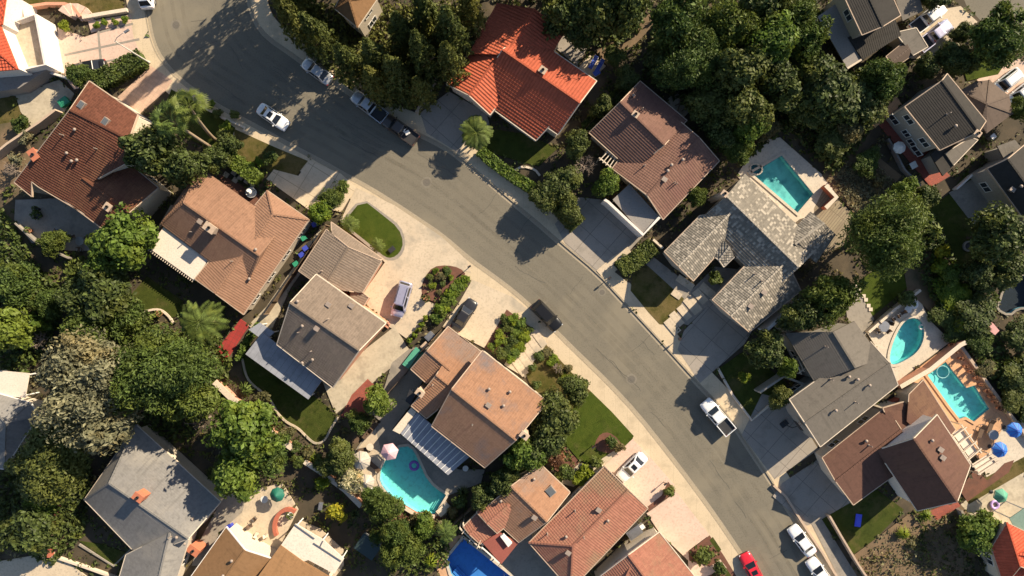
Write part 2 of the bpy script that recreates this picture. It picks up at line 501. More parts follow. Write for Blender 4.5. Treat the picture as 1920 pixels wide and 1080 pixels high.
    def pergola(s, a, b, c, d, h, n, mat, bw=.12, name='pergola', along=True):
        """two beams a-b and d-c with n rafters between them (pixel corners)"""
        A, B, C, D = (W(*q, h) for q in (a, b, c, d)); m = MB()
        m.bar(A, B, .16, .2); m.bar(D, C, .16, .2)
        for i in range(n):
            t = (i + .5) / n
            p, q = A.lerp(B, t), D.lerp(C, t); e = (q - p).normalized() * .3
            m.bar(p - e + Vector((0, 0, .18)), q + e + Vector((0, 0, .18)), bw, .16)
        o = m.build(name, mat, s.o)
        for q in (A, B, C, D):
            k = MB(); k.box((q.x, q.y, h / 2 - .05), (.15, .15, h - .1), -.6); k.build('post', mat, s.o)
        return o
    def wallbox(s, name, txt, h, t, mat):
        p = [W(*map(float, q.split(',')), h) for q in txt.split()]; m = MB(); m.strip(p, t, 0, h); return m.build(name, mat, s.o)
# ------------------------------------------------------------------ foliage
def leaf(mb, p, n, s, r, k=1.6):
    t = n.orthogonal(); a = r.uniform(0, 6.28)
    x = (t * math.cos(a) + n.cross(t) * math.sin(a)); y = n.cross(x)
    x *= s; y *= s / k
    mb.face([p - x, p - y * .9 + n * s * .12, p + x, p + y * .9 + n * s * .12])
def rdir(r, up=0.0):
    z = r.uniform(-1, 1); a = r.uniform(0, 6.283); q = math.sqrt(1 - z * z)
    v = Vector((q * math.cos(a), q * math.sin(a), z)); v.z += up; return v.normalized()
CROWN = {}
def crown(kind, size, var):
    """unit crown (radius 1) of leaf clumps, three variants of each kind and size"""
    key = (kind, size, var)
    if key in CROWN: return CROWN[key]
    r = random.Random(17 * var + 131 * 'sml'.index(size) + 7 * sum(map(ord, kind)))
    mb = MB()
    cfg = dict(oak=(1.0, .34, .72, 1.6), round=(1.0, .28, .85, 1.5), pine=(1.0, .24, .9, 2.6), feather=(1.0, .3, .72, 2.4), dry=(1.0, .2, .75, 2.0), bush=(1.0, .42, .75, 1.5))[kind]
    nc, nl, ls = {'s': (12, 60, .16), 'm': (50, 150, .068), 'l': (104, 230, .037)}[size]
    if kind == 'dry': nc = int(nc * 1.2); nl = int(nl * .7)
    if kind == 'pine':
        # a conical crown of drooping sprays, whorled round the stem
        nb = {'s': 40, 'm': 130, 'l': 200}[size]; nl2 = {'s': 16, 'm': 34, 'l': 44}[size]
        for i in range(nb):
            t = (i + .5) / nb; z = -.95 + 1.95 * t; Lb = (1 - t) ** .75 * r.uniform(.7, 1.08) + .05; a = i * 2.399 + r.uniform(-.25, .25)
            hd = Vector((math.cos(a), math.sin(a), 0)); sd_ = Vector((-math.sin(a), math.cos(a), 0))
            for j in range(nl2):
                q = r.random() ** .7; w = .15 * (1.05 - q) + .03
                p = hd * (Lb * q) + sd_ * r.uniform(-w, w) + Vector((0, 0, z + .16 * q - .22 * q * q + r.uniform(-.035, .035)))
                leaf(mb, p, (rdir(r) * .7 + Vector((0, 0, .7)) + hd * .2).normalized(), ls * r.uniform(.55, 1.1), r, 2.2)
        m = bpy.data.meshes.new('crown_leaves'); m.from_pydata(mb.v, [], mb.f); CROWN[key] = m; return m
    ph = [r.uniform(0, 6.28) for _ in range(4)]
    for i in range(nc):
        d = rdir(r, .25); inner = .42 + .64 * r.random() ** .55 if i > nc * .2 else r.uniform(.1, .45)
        a = math.atan2(d.y, d.x)
        lob = 1 + (.17 * math.sin(2 * a + ph[3])) + .14 * math.sin(3 * a + ph[0]) + .1 * math.sin(5 * a + ph[1]) + .06 * math.sin(8 * a + ph[2])
        c = Vector((d.x, d.y, d.z * cfg[2])) * inner * lob * .8
        cr = cfg[1] * r.uniform(.45, 1.35) * (1.3 if size == 's' else 1)
        if kind == 'pine': c.z += .25 * (1 - math.hypot(c.x, c.y))
        tone = r.random()
        for j in range(nl):
            e = rdir(r, .35); q = cr * (r.random() ** .33)
            p = c + Vector((e.x * q, e.y * q, e.z * q * .75))
            nn = (e + rdir(r) * .7 + Vector((0, 0, .35))).normalized()
            if kind in ('pine', 'feather'):
                nn = (rdir(r) + Vector((0, 0, .4))).normalized()
            leaf(mb, p, nn, ls * r.uniform(.6, 1.25), r, cfg[3])
    for i in range(int(nc * nl * .3)):                 # loose leaves between the clumps
        d = rdir(r, .3); a = math.atan2(d.y, d.x); lob = 1 + (.17 * math.sin(2 * a + ph[3])) + .14 * math.sin(3 * a + ph[0]) + .1 * math.sin(5 * a + ph[1]) + .06 * math.sin(8 * a + ph[2])
        p = Vector((d.x, d.y, d.z * cfg[2])) * (r.uniform(.55, 1.02) * lob * .95)
        leaf(mb, p, (d + rdir(r) * .9).normalized(), ls * r.uniform(.5, 1.1), r, cfg[3])
    m = bpy.data.meshes.new('crown_leaves'); m.from_pydata(mb.v, [], mb.f); CROWN[key] = m; return m
TRUNK = {}
def trunk_mesh(kind, var):
    if (kind, var) in TRUNK: return TRUNK[(kind, var)]
    r = random.Random(var * 7 + 3); mb = MB()
    mb.tube([(0, 0, -.05), (.02, .01, .3), (0, .02, .6), (.03, 0, 1)], [.09, .065, .055, .03], 8)
    for k in range(5):
        a = k * 1.256 + r.uniform(-.3, .3); z = r.uniform(.4, .65); l = r.uniform(.45, .75)
        mb.tube([(0, 0, z), (math.cos(a) * l * .5, math.sin(a) * l * .5, z + .22), (math.cos(a) * l, math.sin(a) * l, z + .38)], [.035, .024, .01], 6)
    m = mb.build('t', M_BARK, None); me = m.data; bpy.data.objects.remove(m); TRUNK[(kind, var)] = me; return me
LEAFMATS = {}
TREE_N = [0]
def tree(kind, x, y, rp, h, label, mat=None, name=None, group=None, flatten=1.0):
    """x,y,rp: crown centre and radius on the plan; h: top of the tree in metres"""
    TREE_N[0] += 1; i = TREE_N[0]
    hc = h * .62; k = (H - hc) / (H * S); R = rp * k * 1.06
    c = W(x, y, hc); rz = min(h - hc, hc * .95) / .95
    if name is None: name = {'pine': 'conifer_tree', 'bush': 'shrub'}.get(kind, 'tree')
    cat = {'shrub': 'shrub'}.get(name, 'tree')
    o = thing(name, label, cat, (c.x, c.y, 0), rnd.uniform(0, 6.28), group)
    size = 's' if R < 1.3 else ('m' if R < 4.2 else 'l')
    me = crown(kind, size, i % 3)
    mt = mat or LEAFMATS[kind]
    if not me.materials: me.materials.append(mt)
    q = bpy.data.objects.new('crown', me); COL.objects.link(q); q.parent = o
    if me.materials[0] != mt:
        q.material_slots[0].link = 'OBJECT'; q.material_slots[0].material = mt
    q.location = (0, 0, hc); q.scale = (R, R * rnd.uniform(.9, 1.08), rz * flatten * 1.15); q.rotation_euler = (0, 0, 0)
    t = bpy.data.objects.new('trunk', trunk_mesh(kind, i % 4)); COL.objects.link(t); t.parent = o
    t.scale = (max(R, .6) * .75, max(R, .6) * .75, hc * 1.1)
    return o
def fan_palm(x, y, rp, h, label, base=None, mat=None, group=None, blades=16, name='palm_tree', seed=1):
    """fan palm: ringed trunk, fan-shaped fronds; base = foot of a leaning trunk on the plan"""
    c = W(x, y, h * .95); b = W(*base) if base else Vector((c.x, c.y, 0))
    k = (H - h) / (H * S); R = rp * k
    r = random.Random(seed * 31 + int(x)); o = thing(name, label, 'palm', (b.x, b.y, 0), 0, group)
    t = MB(); n = 9; off = c - b
    pts = [Vector((off.x * (i / n) ** 1.3, off.y * (i / n) ** 1.3, (h * .93) * i / n)) for i in range(n + 1)]
    t.tube(pts, [.26 - .1 * i / n for i in range(n + 1)], 9); local(t, 'trunk', M_PALMBARK, o, True)
    m = MB(); top = pts[-1]
    for i in range(blades * 2):
        a = i * 2.399 + r.uniform(-.2, .2); el = r.uniform(-.45, .95); L = R * r.uniform(.45, .62)
        d = Vector((math.cos(a) * math.cos(el), math.sin(a) * math.cos(el), math.sin(el)))
        s_ = Vector((-math.sin(a), math.cos(a), 0)); u = d.cross(s_) * -1
        q = top + d * L; m.bar(top, q, .05, .03)
        nb = 11
        for j in range(nb):
            an = (j / (nb - 1) - .5) * 2.5; e = (d * math.cos(an) + s_ * math.sin(an)); l2 = R * r.uniform(.42, .58) * (.7 + .3 * math.cos(an))
            w = (s_ * math.cos(an) - d * math.sin(an)) * (R * .016 + .012)
            tip = q + e * l2 - Vector((0, 0, .3 * l2)); mid = q + e * l2 * .5 + u * .03
            m.face([q - w * .3, mid - w * 1.2, tip, mid + w * 1.2])
    local(m, 'crown', mat or LEAFMATS['palm'], o, fix=False)
    return o
def feather_palm(x, y, rp, h, label, n=14, mat=None, base=None, name='palm_tree', cat='palm', group=None, droop=.55, seed=1):
    c = W(x, y, h * .9); b = W(*base) if base else Vector((c.x, c.y, 0))
    R = rp * (H - h) / (H * S); r = random.Random(seed * 17 + int(y)); o = thing(name, label, cat, (b.x, b.y, 0), 0, group)
    off = c - b; t = MB()
    pts = [Vector((off.x * q, off.y * q, h * .88 * q)) for q in (0, .35, .7, 1)]
    t.tube(pts, [.22, .16, .14, .12], 8)
    local(t, 'trunk', M_PALMBARK, o, True)
    m = MB(); top = pts[-1]
    for i in range(n):
        a = i * 2.399 + r.uniform(-.2, .2); L = R * r.uniform(.85, 1.1); e0 = r.uniform(.1, .95)
        hd = Vector((math.cos(a), math.sin(a), 0)); sd = Vector((-math.sin(a), math.cos(a), 0))
        P = lambda t: top + hd * (L * t) + Vector((0, 0, L * (e0 * t - (droop + e0 * .6) * t * t)))
        m.tube([P(0), P(.3), P(.65), P(1)], [.04, .03, .02, .006], 5)
        for j in range(22):
            t = .12 + .88 * j / 22; p = P(t); l = L * .3 * (1 - (t - .45) ** 2 * 1.8); w = L * .024
            for s_ in (-1, 1):
                q = p + sd * (s_ * l) + hd * (l * .35) - Vector((0, 0, l * .35))
                m.face([p - hd * w, p.lerp(q, .6) - hd * w + Vector((0, 0, .02)), q, p.lerp(q, .6) + hd * w])
    local(m, 'crown', mat or LEAFMATS['palm'], o, fix=False)
    return o
def spiky(x, y, rp, h, label, mat=None, n=46, name='agave_plant', cat='plant', group=None):
    """a rosette of strap leaves (agave, agapanthus, ornamental grass)"""
    c = W(x, y, h * .4); R = rp * (H - h * .4) / (H * S); r = random.Random(int(x * 3 + y)); m = MB()
    for i in range(n):
        a = i * 2.399; el = r.uniform(.25, 1.35); L = R * r.uniform(.75, 1.15)
        hd = Vector((math.cos(a), math.sin(a), 0)); sd = Vector((-math.sin(a), math.cos(a), 0)); w = max(.035, R * .06)
        p1 = hd * (L * .5 * math.cos(el)) + Vector((0, 0, min(h, L * .75 * math.sin(el)))); p2 = hd * L * (.5 + .5 * math.cos(el)) + Vector((0, 0, min(h, L * .55 * math.sin(el)) * .8))
        m.face([-sd * w * .6, p1 - sd * w, p1 + sd * w, sd * w * .6]); m.face([p1 - sd * w, p2, p1 + sd * w])
    o = local(m, name, mat or LEAFMATS['palm'], None, loc=(c.x, c.y, .12), fix=False)
    return tag(o, label, cat, group)
def bare_tree(x, y, rp, h, label, mat=None):
    c = W(x, y, h * .6); R = rp * (H - h * .6) / (H * S); r = random.Random(int(x)); o = thing('bare_tree', label, 'tree', (c.x, c.y, 0))
    t = MB(); t.tube([(0, 0, 0), (0, 0, h * .4)], [.16, .1], 7); local(t, 'trunk', mat or M_TWIG, o)
    m = MB()
    def br(p, d, l, w, k):
        q = p + d * l; m.tube([p, p.lerp(q, .5) + rdir(r) * l * .08, q], [w, w * .75, w * .45], 4, False)
        if k:
            for _ in range(3): br(p.lerp(q, r.uniform(.4, 1)), (d + rdir(r) * .85 + Vector((0, 0, .1))).normalized(), l * r.uniform(.55, .8), w * .55, k - 1)
    for i in range(9):
        a = i * .7; br(Vector((0, 0, h * .38)), Vector((math.cos(a), math.sin(a), r.uniform(.3, 1.1))).normalized(), R * .5, .07, 3)
    local(m, 'crown', mat or M_TWIG, o, fix=False); return o
def hedge(pts, w, h, label, mat, dens=55, ls=.13, name='hedge'):
    line = P2(pts); r = random.Random(int(line[0].x * 10)); m = MB(); g = Vector((0, 0, .1))
    l = [Vector((p.x, p.y, 0)) for p in line]
    m.strip(l, w * .72, .05, h * .82)
    for i in range(len(l) - 1):
        a, b = l[i], l[i + 1]; d = (b - a); L = d.length; d.normalize(); s_ = Vector((-d.y, d.x, 0))
        for k in range(int(L * (w + 2 * h) * dens)):
            t = r.random() * L; q = r.uniform(-1, 1); bz = .5 + .5 * math.sin(t * 2.3 + i) 
            if r.random() < .62: p = a + d * t + s_ * (q * w * .5) + Vector((0, 0, h * (.8 + .16 * r.random() + .08 * bz))); nn = Vector((0, 0, 1))
            else: p = a + d * t + s_ * (math.copysign(w * (.38 + .14 * r.random()), q)) + Vector((0, 0, r.random() * h * .9)); nn = s_ * math.copysign(1, q)
            leaf(m, p, (nn + rdir(r) * .8).normalized(), ls * r.uniform(.6, 1.3), r)
    return tag(m.build(name, mat, None, fix=False), label, 'hedge')
def cover(name, txt, mat, h, dens=26, ls=.22, seed=1, lump=.5):
    """ground cover nobody could count"""
    p = P2(txt); r = random.Random(seed); m = MB()
    x0, x1 = min(a.x for a in p), max(a.x for a in p); y0, y1 = min(a.y for a in p), max(a.y for a in p)
    A = abs(poly_area(p)); n = int(A * dens); k = 0; tries = 0
    while k < n and tries < n * 6:
        tries += 1; x, y = r.uniform(x0, x1), r.uniform(y0, y1)
        if not pip(p, x, y): continue
        k += 1; f = .5 + .5 * math.sin(x * 1.7 + seed) * math.cos(y * 1.9 + seed * 2); f2 = .5 + .5 * math.sin(x * .7 - y * .6)
        z = .15 + h * (1 - lump + lump * (.6 * f + .4 * f2)) * r.uniform(.45, 1)
        leaf(m, Vector((x, y, z)), (rdir(r) * .8 + Vector((0, 0, .7))).normalized(), ls * r.uniform(.6, 1.3), r)
    o = m.build(name, mat, None, fix=False); o['kind'] = 'stuff'; return o
# ------------------------------------------------------------------ pools, walls, fences
def pool(txt, label, smooth=0, depth=1.5, plaster=None, coping=None, cw=.35, water=None, steps=None):
    p = P2(txt)
    if smooth: p = smooth_loop(p, smooth)
    if poly_area(p) < 0: p = p[::-1]
    c = sum((Vector(q) for q in p), Vector()) / len(p); o = thing('swimming_pool', label, 'pool', (c.x, c.y, 0))
    POOLS.append([Vector((q[0], q[1])) for q in p])
    b = MB()
    for i in range(len(p)):
        q, w = p[i], p[(i + 1) % len(p)]; b.face([(q[0], q[1], -depth), (w[0], w[1], -depth), (w[0], w[1], .2), (q[0], q[1], .2)])
    b.face([(q[0], q[1], -depth) for q in p]); b.build('basin', plaster or M_PLASTER, o, fix=False)
    w = MB(); w.face([(q[0], q[1], .03) for q in p]); w.build('water_surface', water or M_WATER, o, fix=False)
    out = inset(p, -cw); k = MB()
    n = len(p)
    for i in range(n):
        j = (i + 1) % n
        k.face([(p[i][0], p[i][1], .24), (p[j][0], p[j][1], .24), (out[j].x, out[j].y, .24), (out[i].x, out[i].y, .24)])
        k.face([(out[i].x, out[i].y, .0), (out[j].x, out[j].y, .0), (out[j].x, out[j].y, .24), (out[i].x, out[i].y, .24)])
        k.face([(p[i][0], p[i][1], .0), (p[j][0], p[j][1], .0), (p[j][0], p[j][1], .24), (p[i][0], p[i][1], .24)])
    k.build('coping', coping or M_COPING, o, fix=False)
    tl = MB(); ti = inset(p, .02)
    for i in range(n):
        q, w_ = ti[i], ti[(i + 1) % n]; tl.face([(q.x, q.y, -.22), (w_.x, w_.y, -.22), (w_.x, w_.y, .19), (q.x, q.y, .19)])
    tl.build('waterline_tile', M_TILE, o, fix=False)
    if steps:
        a, b, c_ = (W(*q) for q in steps); u = b - a; v = c_ - a
        for i in range(3):
            st = MB(); q0 = a + v * (i / 3); st.prism([q0 + u * .02, q0 + u * .98, q0 + u * .98 + v * .34, q0 + u * .02 + v * .34], -depth + .01, -.28 - i * .26); st.build('step', plaster or M_PLASTER, o)
    return o
def gwall(pts, h, t, label, mat, cap=None, smooth=0, name='garden_wall', cat='wall', z0=0):
    l = P2(pts)
    if smooth: l = smooth_line(l, smooth)
    o = thing(name, label, cat, (l[0].x, l[0].y, 0))
    m = MB(); m.strip(l, t, z0, h); m.build('wall_body', mat, o)
    if cap:
        c = MB(); c.strip(l, t + .08, h + .002, h + .08); c.build('cap', cap, o)
    return o
def fence(pts, h, label, mat, step=2.4):
    l = P2(pts); o = thing('wooden_fence', label, 'fence', (l[0].x, l[0].y, 0)); m = MB()
    for a, b in zip(l, l[1:]):
        d = b - a; L = d.length; u = d.normalized(); k = int(L / .16); rz = math.atan2(u.y, u.x)
        for i in range(k):
            p = a + u * (L * (i + .5) / k); m.box((p.x, p.y, h / 2 + rnd.uniform(-.02, .02)), (.145, .025, h), rz)
        m.bar(a + Vector((0, 0, h - .25)), b + Vector((0, 0, h - .25)), .07, .09); m.bar(a + Vector((0, 0, .3)), b + Vector((0, 0, .3)), .07, .09)
    m.build('boards', mat, o)
    for a, b in zip(l, l[1:]):
        L = (b - a).length; k = max(1, int(L / step))
        for i in range(k + 1):
            p = a.lerp(b, i / k); q = MB(); q.box((p.x, p.y, h / 2 + .04), (.12, .12, h + .08)); q.build('post', mat, o)
    return o
# ------------------------------------------------------------------ vehicles
def loft_body(st):
    rings = []
    for x, w, zb, zt in st:
        hs = [(-.84, zb), (-1, zb + .18), (-1.0, zt - .2), (-.9, zt - .05), (-.5, zt + .015), (0, zt + .035), (.5, zt + .015), (.9, zt - .05), (1.0, zt - .2), (1, zt - .0 - (zt - zb - .18)), (.84, zb)]
        rings.append([(x, a * w, z) for a, z in hs])
    m = MB(); m.grid(rings); return m
CARS = dict(
 sedan=dict(L=4.75, W=.91, st=[(2.37, .6, .3, .6), (2.28, .76, .24, .7), (1.95, .87, .22, .8), (1.1, .91, .22, .92), (0, .92, .22, .95), (-1.2, .92, .22, .98), (-1.85, .89, .22, 1.0), (-2.25, .8, .25, .97), (-2.37, .64, .32, .86)], cab=(1.12, .42, -.95, -1.72), top=1.46, wx=(1.42, -1.36), r=.33),
 suv=dict(L=4.8, W=.95, st=[(2.4, .66, .38, .78), (2.3, .82, .3, .9), (1.95, .91, .28, .98), (1.1, .95, .28, 1.06), (0, .96, .28, 1.08), (-1.4, .96, .28, 1.1), (-2.1, .93, .28, 1.1), (-2.35, .86, .3, 1.06), (-2.42, .75, .38, .98)], cab=(1.2, .55, -1.75, -2.22), top=1.78, wx=(1.45, -1.4), r=.37),
 van=dict(L=5.0, W=.98, st=[(2.5, .68, .34, .74), (2.38, .84, .26, .88), (2.05, .93, .24, .98), (1.4, .97, .24, 1.06), (0, .98, .24, 1.08), (-1.5, .98, .24, 1.1), (-2.2, .96, .24, 1.1), (-2.44, .9, .26, 1.06), (-2.5, .8, .34, .98)], cab=(1.6, .8, -2.05, -2.36), top=1.78, wx=(1.55, -1.45), r=.35),
 pickup=dict(L=5.6, W=.98, st=[(2.8, .7, .42, .86), (2.7, .86, .34, .98), (2.3, .95, .32, 1.06), (1.4, .98, .32, 1.12), (.4, .98, .32, 1.13), (-.5, .98, .32, 1.14), (-.78, .97, .34, 1.14)], cab=(1.5, .85, -.42, -.72), top=1.86, wx=(1.75, -1.75), r=.4))
def car(kind, nose, tail, paint, label, z=.02, name='parked_car', cat='car', roof=None, sunroof=False, bed=None, group=None):
    K = CARS[kind]; a, b = W(*nose, .7), W(*tail, .7); d = a - b; c = (a + b) / 2; rz = math.atan2(d.y, d.x)
    o = thing(name, label, cat, (c.x, c.y, z), rz, group); W_ = K['W']; f0, f1, r1, r0 = K['cab']; top = K['top']
    body = local(loft_body(K['st']), 'body', paint, o, True)
    belt = K['st'][4][3] - .06; wb, wr = W_ * .93, W_ * .72
    def ring(z, xr, xf, w): return [(xf, -w * .93, z), (xf, w * .93, z), (xf - .12, w, z), (xr + .12, w, z), (xr, w * .93, z), (xr, -w * .93, z), (xr + .12, -w, z), (xf - .12, -w, z)]
    m = MB(); m.grid([ring(belt, r0, f0, wb), ring(top - .07, r1, f1, wr), ring(top - .015, r1 + .06, f1 - .08, wr * .95), ring(top, r1 + .25, f1 - .25, wr * .75)])
    local(m, 'cabin', roof or paint, o)
    def L3(p, q, t): return Vector(p).lerp(Vector(q), t)
    zt = top - .07
    def pane(p00, p01, p10, p11, nm, out):
        g = MB(); q = [Vector(p) for p in (p00, p01, p11, p10)]; n = Vector(out)
        g.face([p + n * .014 for p in q]); g.face([p - n * .01 for p in q][::-1])
        local(g, nm, M_CARGLASS, o)
    def quad(xa0, xa1, sgn, t0=.1, t1=.93, lat=.86):
        w0, w1 = wb + (wr - wb) * t0, wb + (wr - wb) * t1; x0, x1 = xa0 + (xa1 - xa0) * t0, xa0 + (xa1 - xa0) * t1
        z0, z1 = belt + (zt - belt) * t0, belt + (zt - belt) * t1
        return (x0, -w0 * lat, z0), (x0, w0 * lat, z0), (x1, -w1 * lat, z1), (x1, w1 * lat, z1)
    pane(*quad(f0, f1, 1), 'windscreen', Vector((.6, 0, .8)))
    pane(*quad(r0, r1, -1), 'rear_window', Vector((-.7, 0, .7)))
    for s in (-1, 1):
        for u0, u1 in ((.06, .48), (.53, .92)):
            pts = []
            for t in (.14, .9):
                xf, xr = f0 + (f1 - f0) * t - .1, r0 + (r1 - r0) * t + .1; w = (wb + (wr - wb) * t) * s; z_ = belt + (zt - belt) * t
                pts += [(xf + (xr - xf) * u0, w, z_), (xf + (xr - xf) * u1, w, z_)]
            pane(*pts, 'side_window', Vector((0, s * .95, .3)))
    if sunroof:
        g = MB(); g.box((f1 - .62, 0, top + .006), (.62, wr * 1.2, .03)); local(g, 'sunroof', M_CARGLASS, o)
    xs = K['st'][0][0]; xe = -K['L'] / 2; wr_ = K['r']
    for s in (-1, 1):
        h = MB(); h.box((xs - .13, s * W_ * .64, K['st'][1][3] - .14), (.2, .36, .13), -s * .25); local(h, 'headlight', M_LAMPGLASS, o)
        h = MB(); h.box((xe + .06, s * W_ * .72, K['st'][3][3] - .16), (.1, .28, .16)); local(h, 'taillight', M_TAIL, o)
        h = MB(); h.box((f0 - .28, s * (wb + .12), belt + .12), (.12, .22, .15)); local(h, 'mirror', paint, o)
        for wx in K['wx']:
            t = MB(); R = wr_
            t.grid([[(wx + r * math.cos(a), s * (W_ - .1) + y, R + r * math.sin(a)) for a in (2 * math.pi * j / 18 for j in range(18))] for r, y in ((R * .62, -.1), (R * .96, -.11), (R, -.06), (R, .07), (R * .96, .11), (R * .62, .115))])
            w_ = local(t, 'wheel', M_TYRE, o)
            q = MB(); q.grid([[(wx + r * math.cos(a), s * (W_ - .1 + .118) + y * s, R + r * math.sin(a)) for a in (2 * math.pi * j / 10 for j in range(10))] for r, y in ((R * .62, 0), (R * .55, .012), (R * .2, -.02), (.02, .0))]); e = local(q, 'rim', M_RIM, w_)
    b_ = MB()
    b_.box((xs - .04, 0, K['st'][0][2] + .1), (.1, W_ * 1.2, .16)); local(b_, 'grille', M_DARK, o)
    if kind == 'pickup':
        x0, x1 = -.76, -2.78; ln = x0 - x1; q = MB()
        q.box(((x0 + x1) / 2, 0, .62), (ln, W_ * 1.9, .42)); q.box(((x0 + x1) / 2, -W_ * .93, .98), (ln, .12, .32)); q.box(((x0 + x1) / 2, W_ * .93, .98), (ln, .12, .32))
        local(q, 'bed', paint, o)
        f = MB(); f.box(((x0 + x1) / 2 + .02, 0, .845), (ln - .14, W_ * 1.72, .03)); local(f, 'bed_liner', bed or M_DARK, o)
        q = MB(); q.box((x1 + .04, 0, .9), (.09, W_ * 1.72, .5)); local(q, 'tailgate', paint, o)
    if kind in ('suv', 'van') and paint is not C_BLACK:
        for s in (-1, 1):
            q = MB(); q.bar((f1 - .3, s * wr * .8, top + .05), (r1 + .3, s * wr * .8, top + .05), .05, .05); local(q, 'roof_rail', M_DARK, o)
    return o
# ------------------------------------------------------------------ garden things
def parasol(x, y, rp, h, label, mat, n=8, mat2=None):
    c = W(x, y, h); R = rp * (H - h) / (H * S); o = thing('parasol', label, 'parasol', (c.x, c.y, .14)); a0 = rnd.random()
    m = MB(); ring = lambda r, z: [(r * math.cos(a0 + 2 * math.pi * j / n), r * math.sin(a0 + 2 * math.pi * j / n), z) for j in range(n)]
    for j in range(n):
        k = (j + 1) % n; A, B = ring(R, h - .65), ring(R * .12, h - .02)
        mid = (Vector(A[j]) + Vector(A[k])) / 2; mid.z += .05
        m.face([A[j], mid, B[j]]); m.face([mid, A[k], B[k], B[j]])
        m.face([A[j], A[k], (A[k][0], A[k][1], h - .8), (A[j][0], A[j][1], h - .8)])
    m.face(ring(R * .12, h - .02)); local(m, 'canopy', mat, o, fix=False)
    if mat2:
        q = MB()
        for j in range(n): q.bar(Vector(ring(R, h - .63)[j]), Vector(ring(R * .1, h + .0)[j]), .06, .02)
        local(q, 'ribs', mat2, o)
    p = MB(); p.tube([(0, 0, 0), (0, 0, h - .05)], .03, 7); local(p, 'pole', M_METAL, o)
    b = MB(); b.lathe((0, 0, 0), [(.28, 0), (.28, .06), (.08, .12), (.05, .3)], 12); local(b, 'base', M_DARK, o)
    return o
def lounger(x, y, ang, label, mat, fr=None, group=None):
    c = W(x, y, .3); o = thing('sun_lounger', label, 'sun lounger', (c.x, c.y, .14), math.radians(ang), group)
    f = MB()
    for s in (-1, 1): f.bar((-.95, s * .3, .28), (.95, s * .3, .28), .05, .06)
    for q in (-.9, 0, .9): f.bar((q, -.3, .28), (q, .3, .28), .05, .04)
    local(f, 'frame', fr or M_METAL, o)
    for sx in (-.8, .8):
        for s in (-1, 1): l = MB(); l.box((sx, s * .3, .13), (.05, .05, .26)); local(l, 'leg', fr or M_METAL, o)
    q = MB(); q.box((-.28, 0, .36), (1.3, .58, .09)); local(q, 'seat', mat, o)
    q = MB(); q.box((.62, 0, .52), (.66, .58, .09), 0, ('Y', -.5)); local(q, 'backrest', mat, o); return o
def table(x, y, r, label, mat, round_=True, h=.74, rz=0, w=None, group=None):
    c = W(x, y, h); o = thing('garden_table', label, 'table', (c.x, c.y, .14), rz, group); t = MB()
    if round_:
        t.lathe((0, 0, 0), [(r, h - .05), (r, h), (.02, h + .004)], 20); local(t, 'tabletop', mat, o)
        p = MB(); p.lathe((0, 0, 0), [(r * .5, 0), (r * .45, .05), (.06, .09), (.06, h - .05)], 12); local(p, 'pedestal', M_METAL, o)
    else:
        t.box((0, 0, h), (r, w, .06)); local(t, 'tabletop', mat, o)
        for sx in (-1, 1):
            for sy in (-1, 1): l = MB(); l.box((sx * (r / 2 - .08), sy * (w / 2 - .08), h / 2), (.06, .06, h)); local(l, 'leg', M_METAL, o)
    return o
def chair(x, y, ang, label, mat, group=None):
    c = W(x, y, .5); o = thing('garden_chair', label, 'chair', (c.x, c.y, .14), math.radians(ang), group)
    s = MB(); s.box((0, 0, .43), (.5, .5, .07)); local(s, 'seat', mat, o); b = MB(); b.box((-.26, 0, .72), (.07, .5, .5), 0, ('Y', -.15)); local(b, 'backrest', mat, o)
    for i in (-1, 1):
        a = MB(); a.bar((-.24, i * .26, .64), (.22, i * .26, .64), .05, .04); local(a, 'armrest', M_METAL, o)
        for j in (-1, 1): l = MB(); l.box((i * .21, j * .22, .2), (.045, .045, .4)); local(l, 'leg', M_METAL, o)
    return o
def bin_(x, y, ang, label, mat, group=None):
    c = W(x, y, .5); o = thing('wheelie_bin', label, 'bin', (c.x, c.y, .12), math.radians(ang), group)
    b = MB(); b.grid([[(-.24, -.22, .06), (.24, -.22, .06), (.24, .22, .06), (-.24, .22, .06)], [(-.33, -.3, .98), (.33, -.3, .98), (.33, .3, .98), (-.33, .3, .98)]]); local(b, 'body', mat, o)
    l = MB(); l.box((0, 0, 1.02), (.72, .64, .07), 0, ('Y', .06)); local(l, 'lid', mat, o)
    for s in (-1, 1):
        w = MB(); w.tube([(-.3, s * .26 - .04, .1), (-.3, s * .26 + .04, .1)], .1, 10); local(w, 'wheel', M_TYRE, o)
    h = MB(); h.bar((-.4, -.25, .98), (-.4, .25, .98), .04, .04); local(h, 'handle', mat, o); return o
def mailbox(x, y, ang, label):
    c = W(x, y, 1.0); o = thing('mailbox', label, 'mailbox', (c.x, c.y, .12), math.radians(ang))
    p = MB(); p.box((0, 0, .5), (.11, .11, 1.0)); local(p, 'post', M_WOOD, o)
    b = MB(); b.grid([[(x_, .13 * math.cos(t), 1.05 + .2 * max(0, math.sin(t)) + (0 if math.sin(t) >= 0 else .03 * math.sin(t))) for t in (2 * math.pi * j / 12 for j in range(12))] for x_ in (-.25, .25)]); local(b, 'box', M_DARK, o)
    f = MB(); f.box((.05, .15, 1.2), (.12, .02, .08)); local(f, 'flag', M_TAIL, o); return o
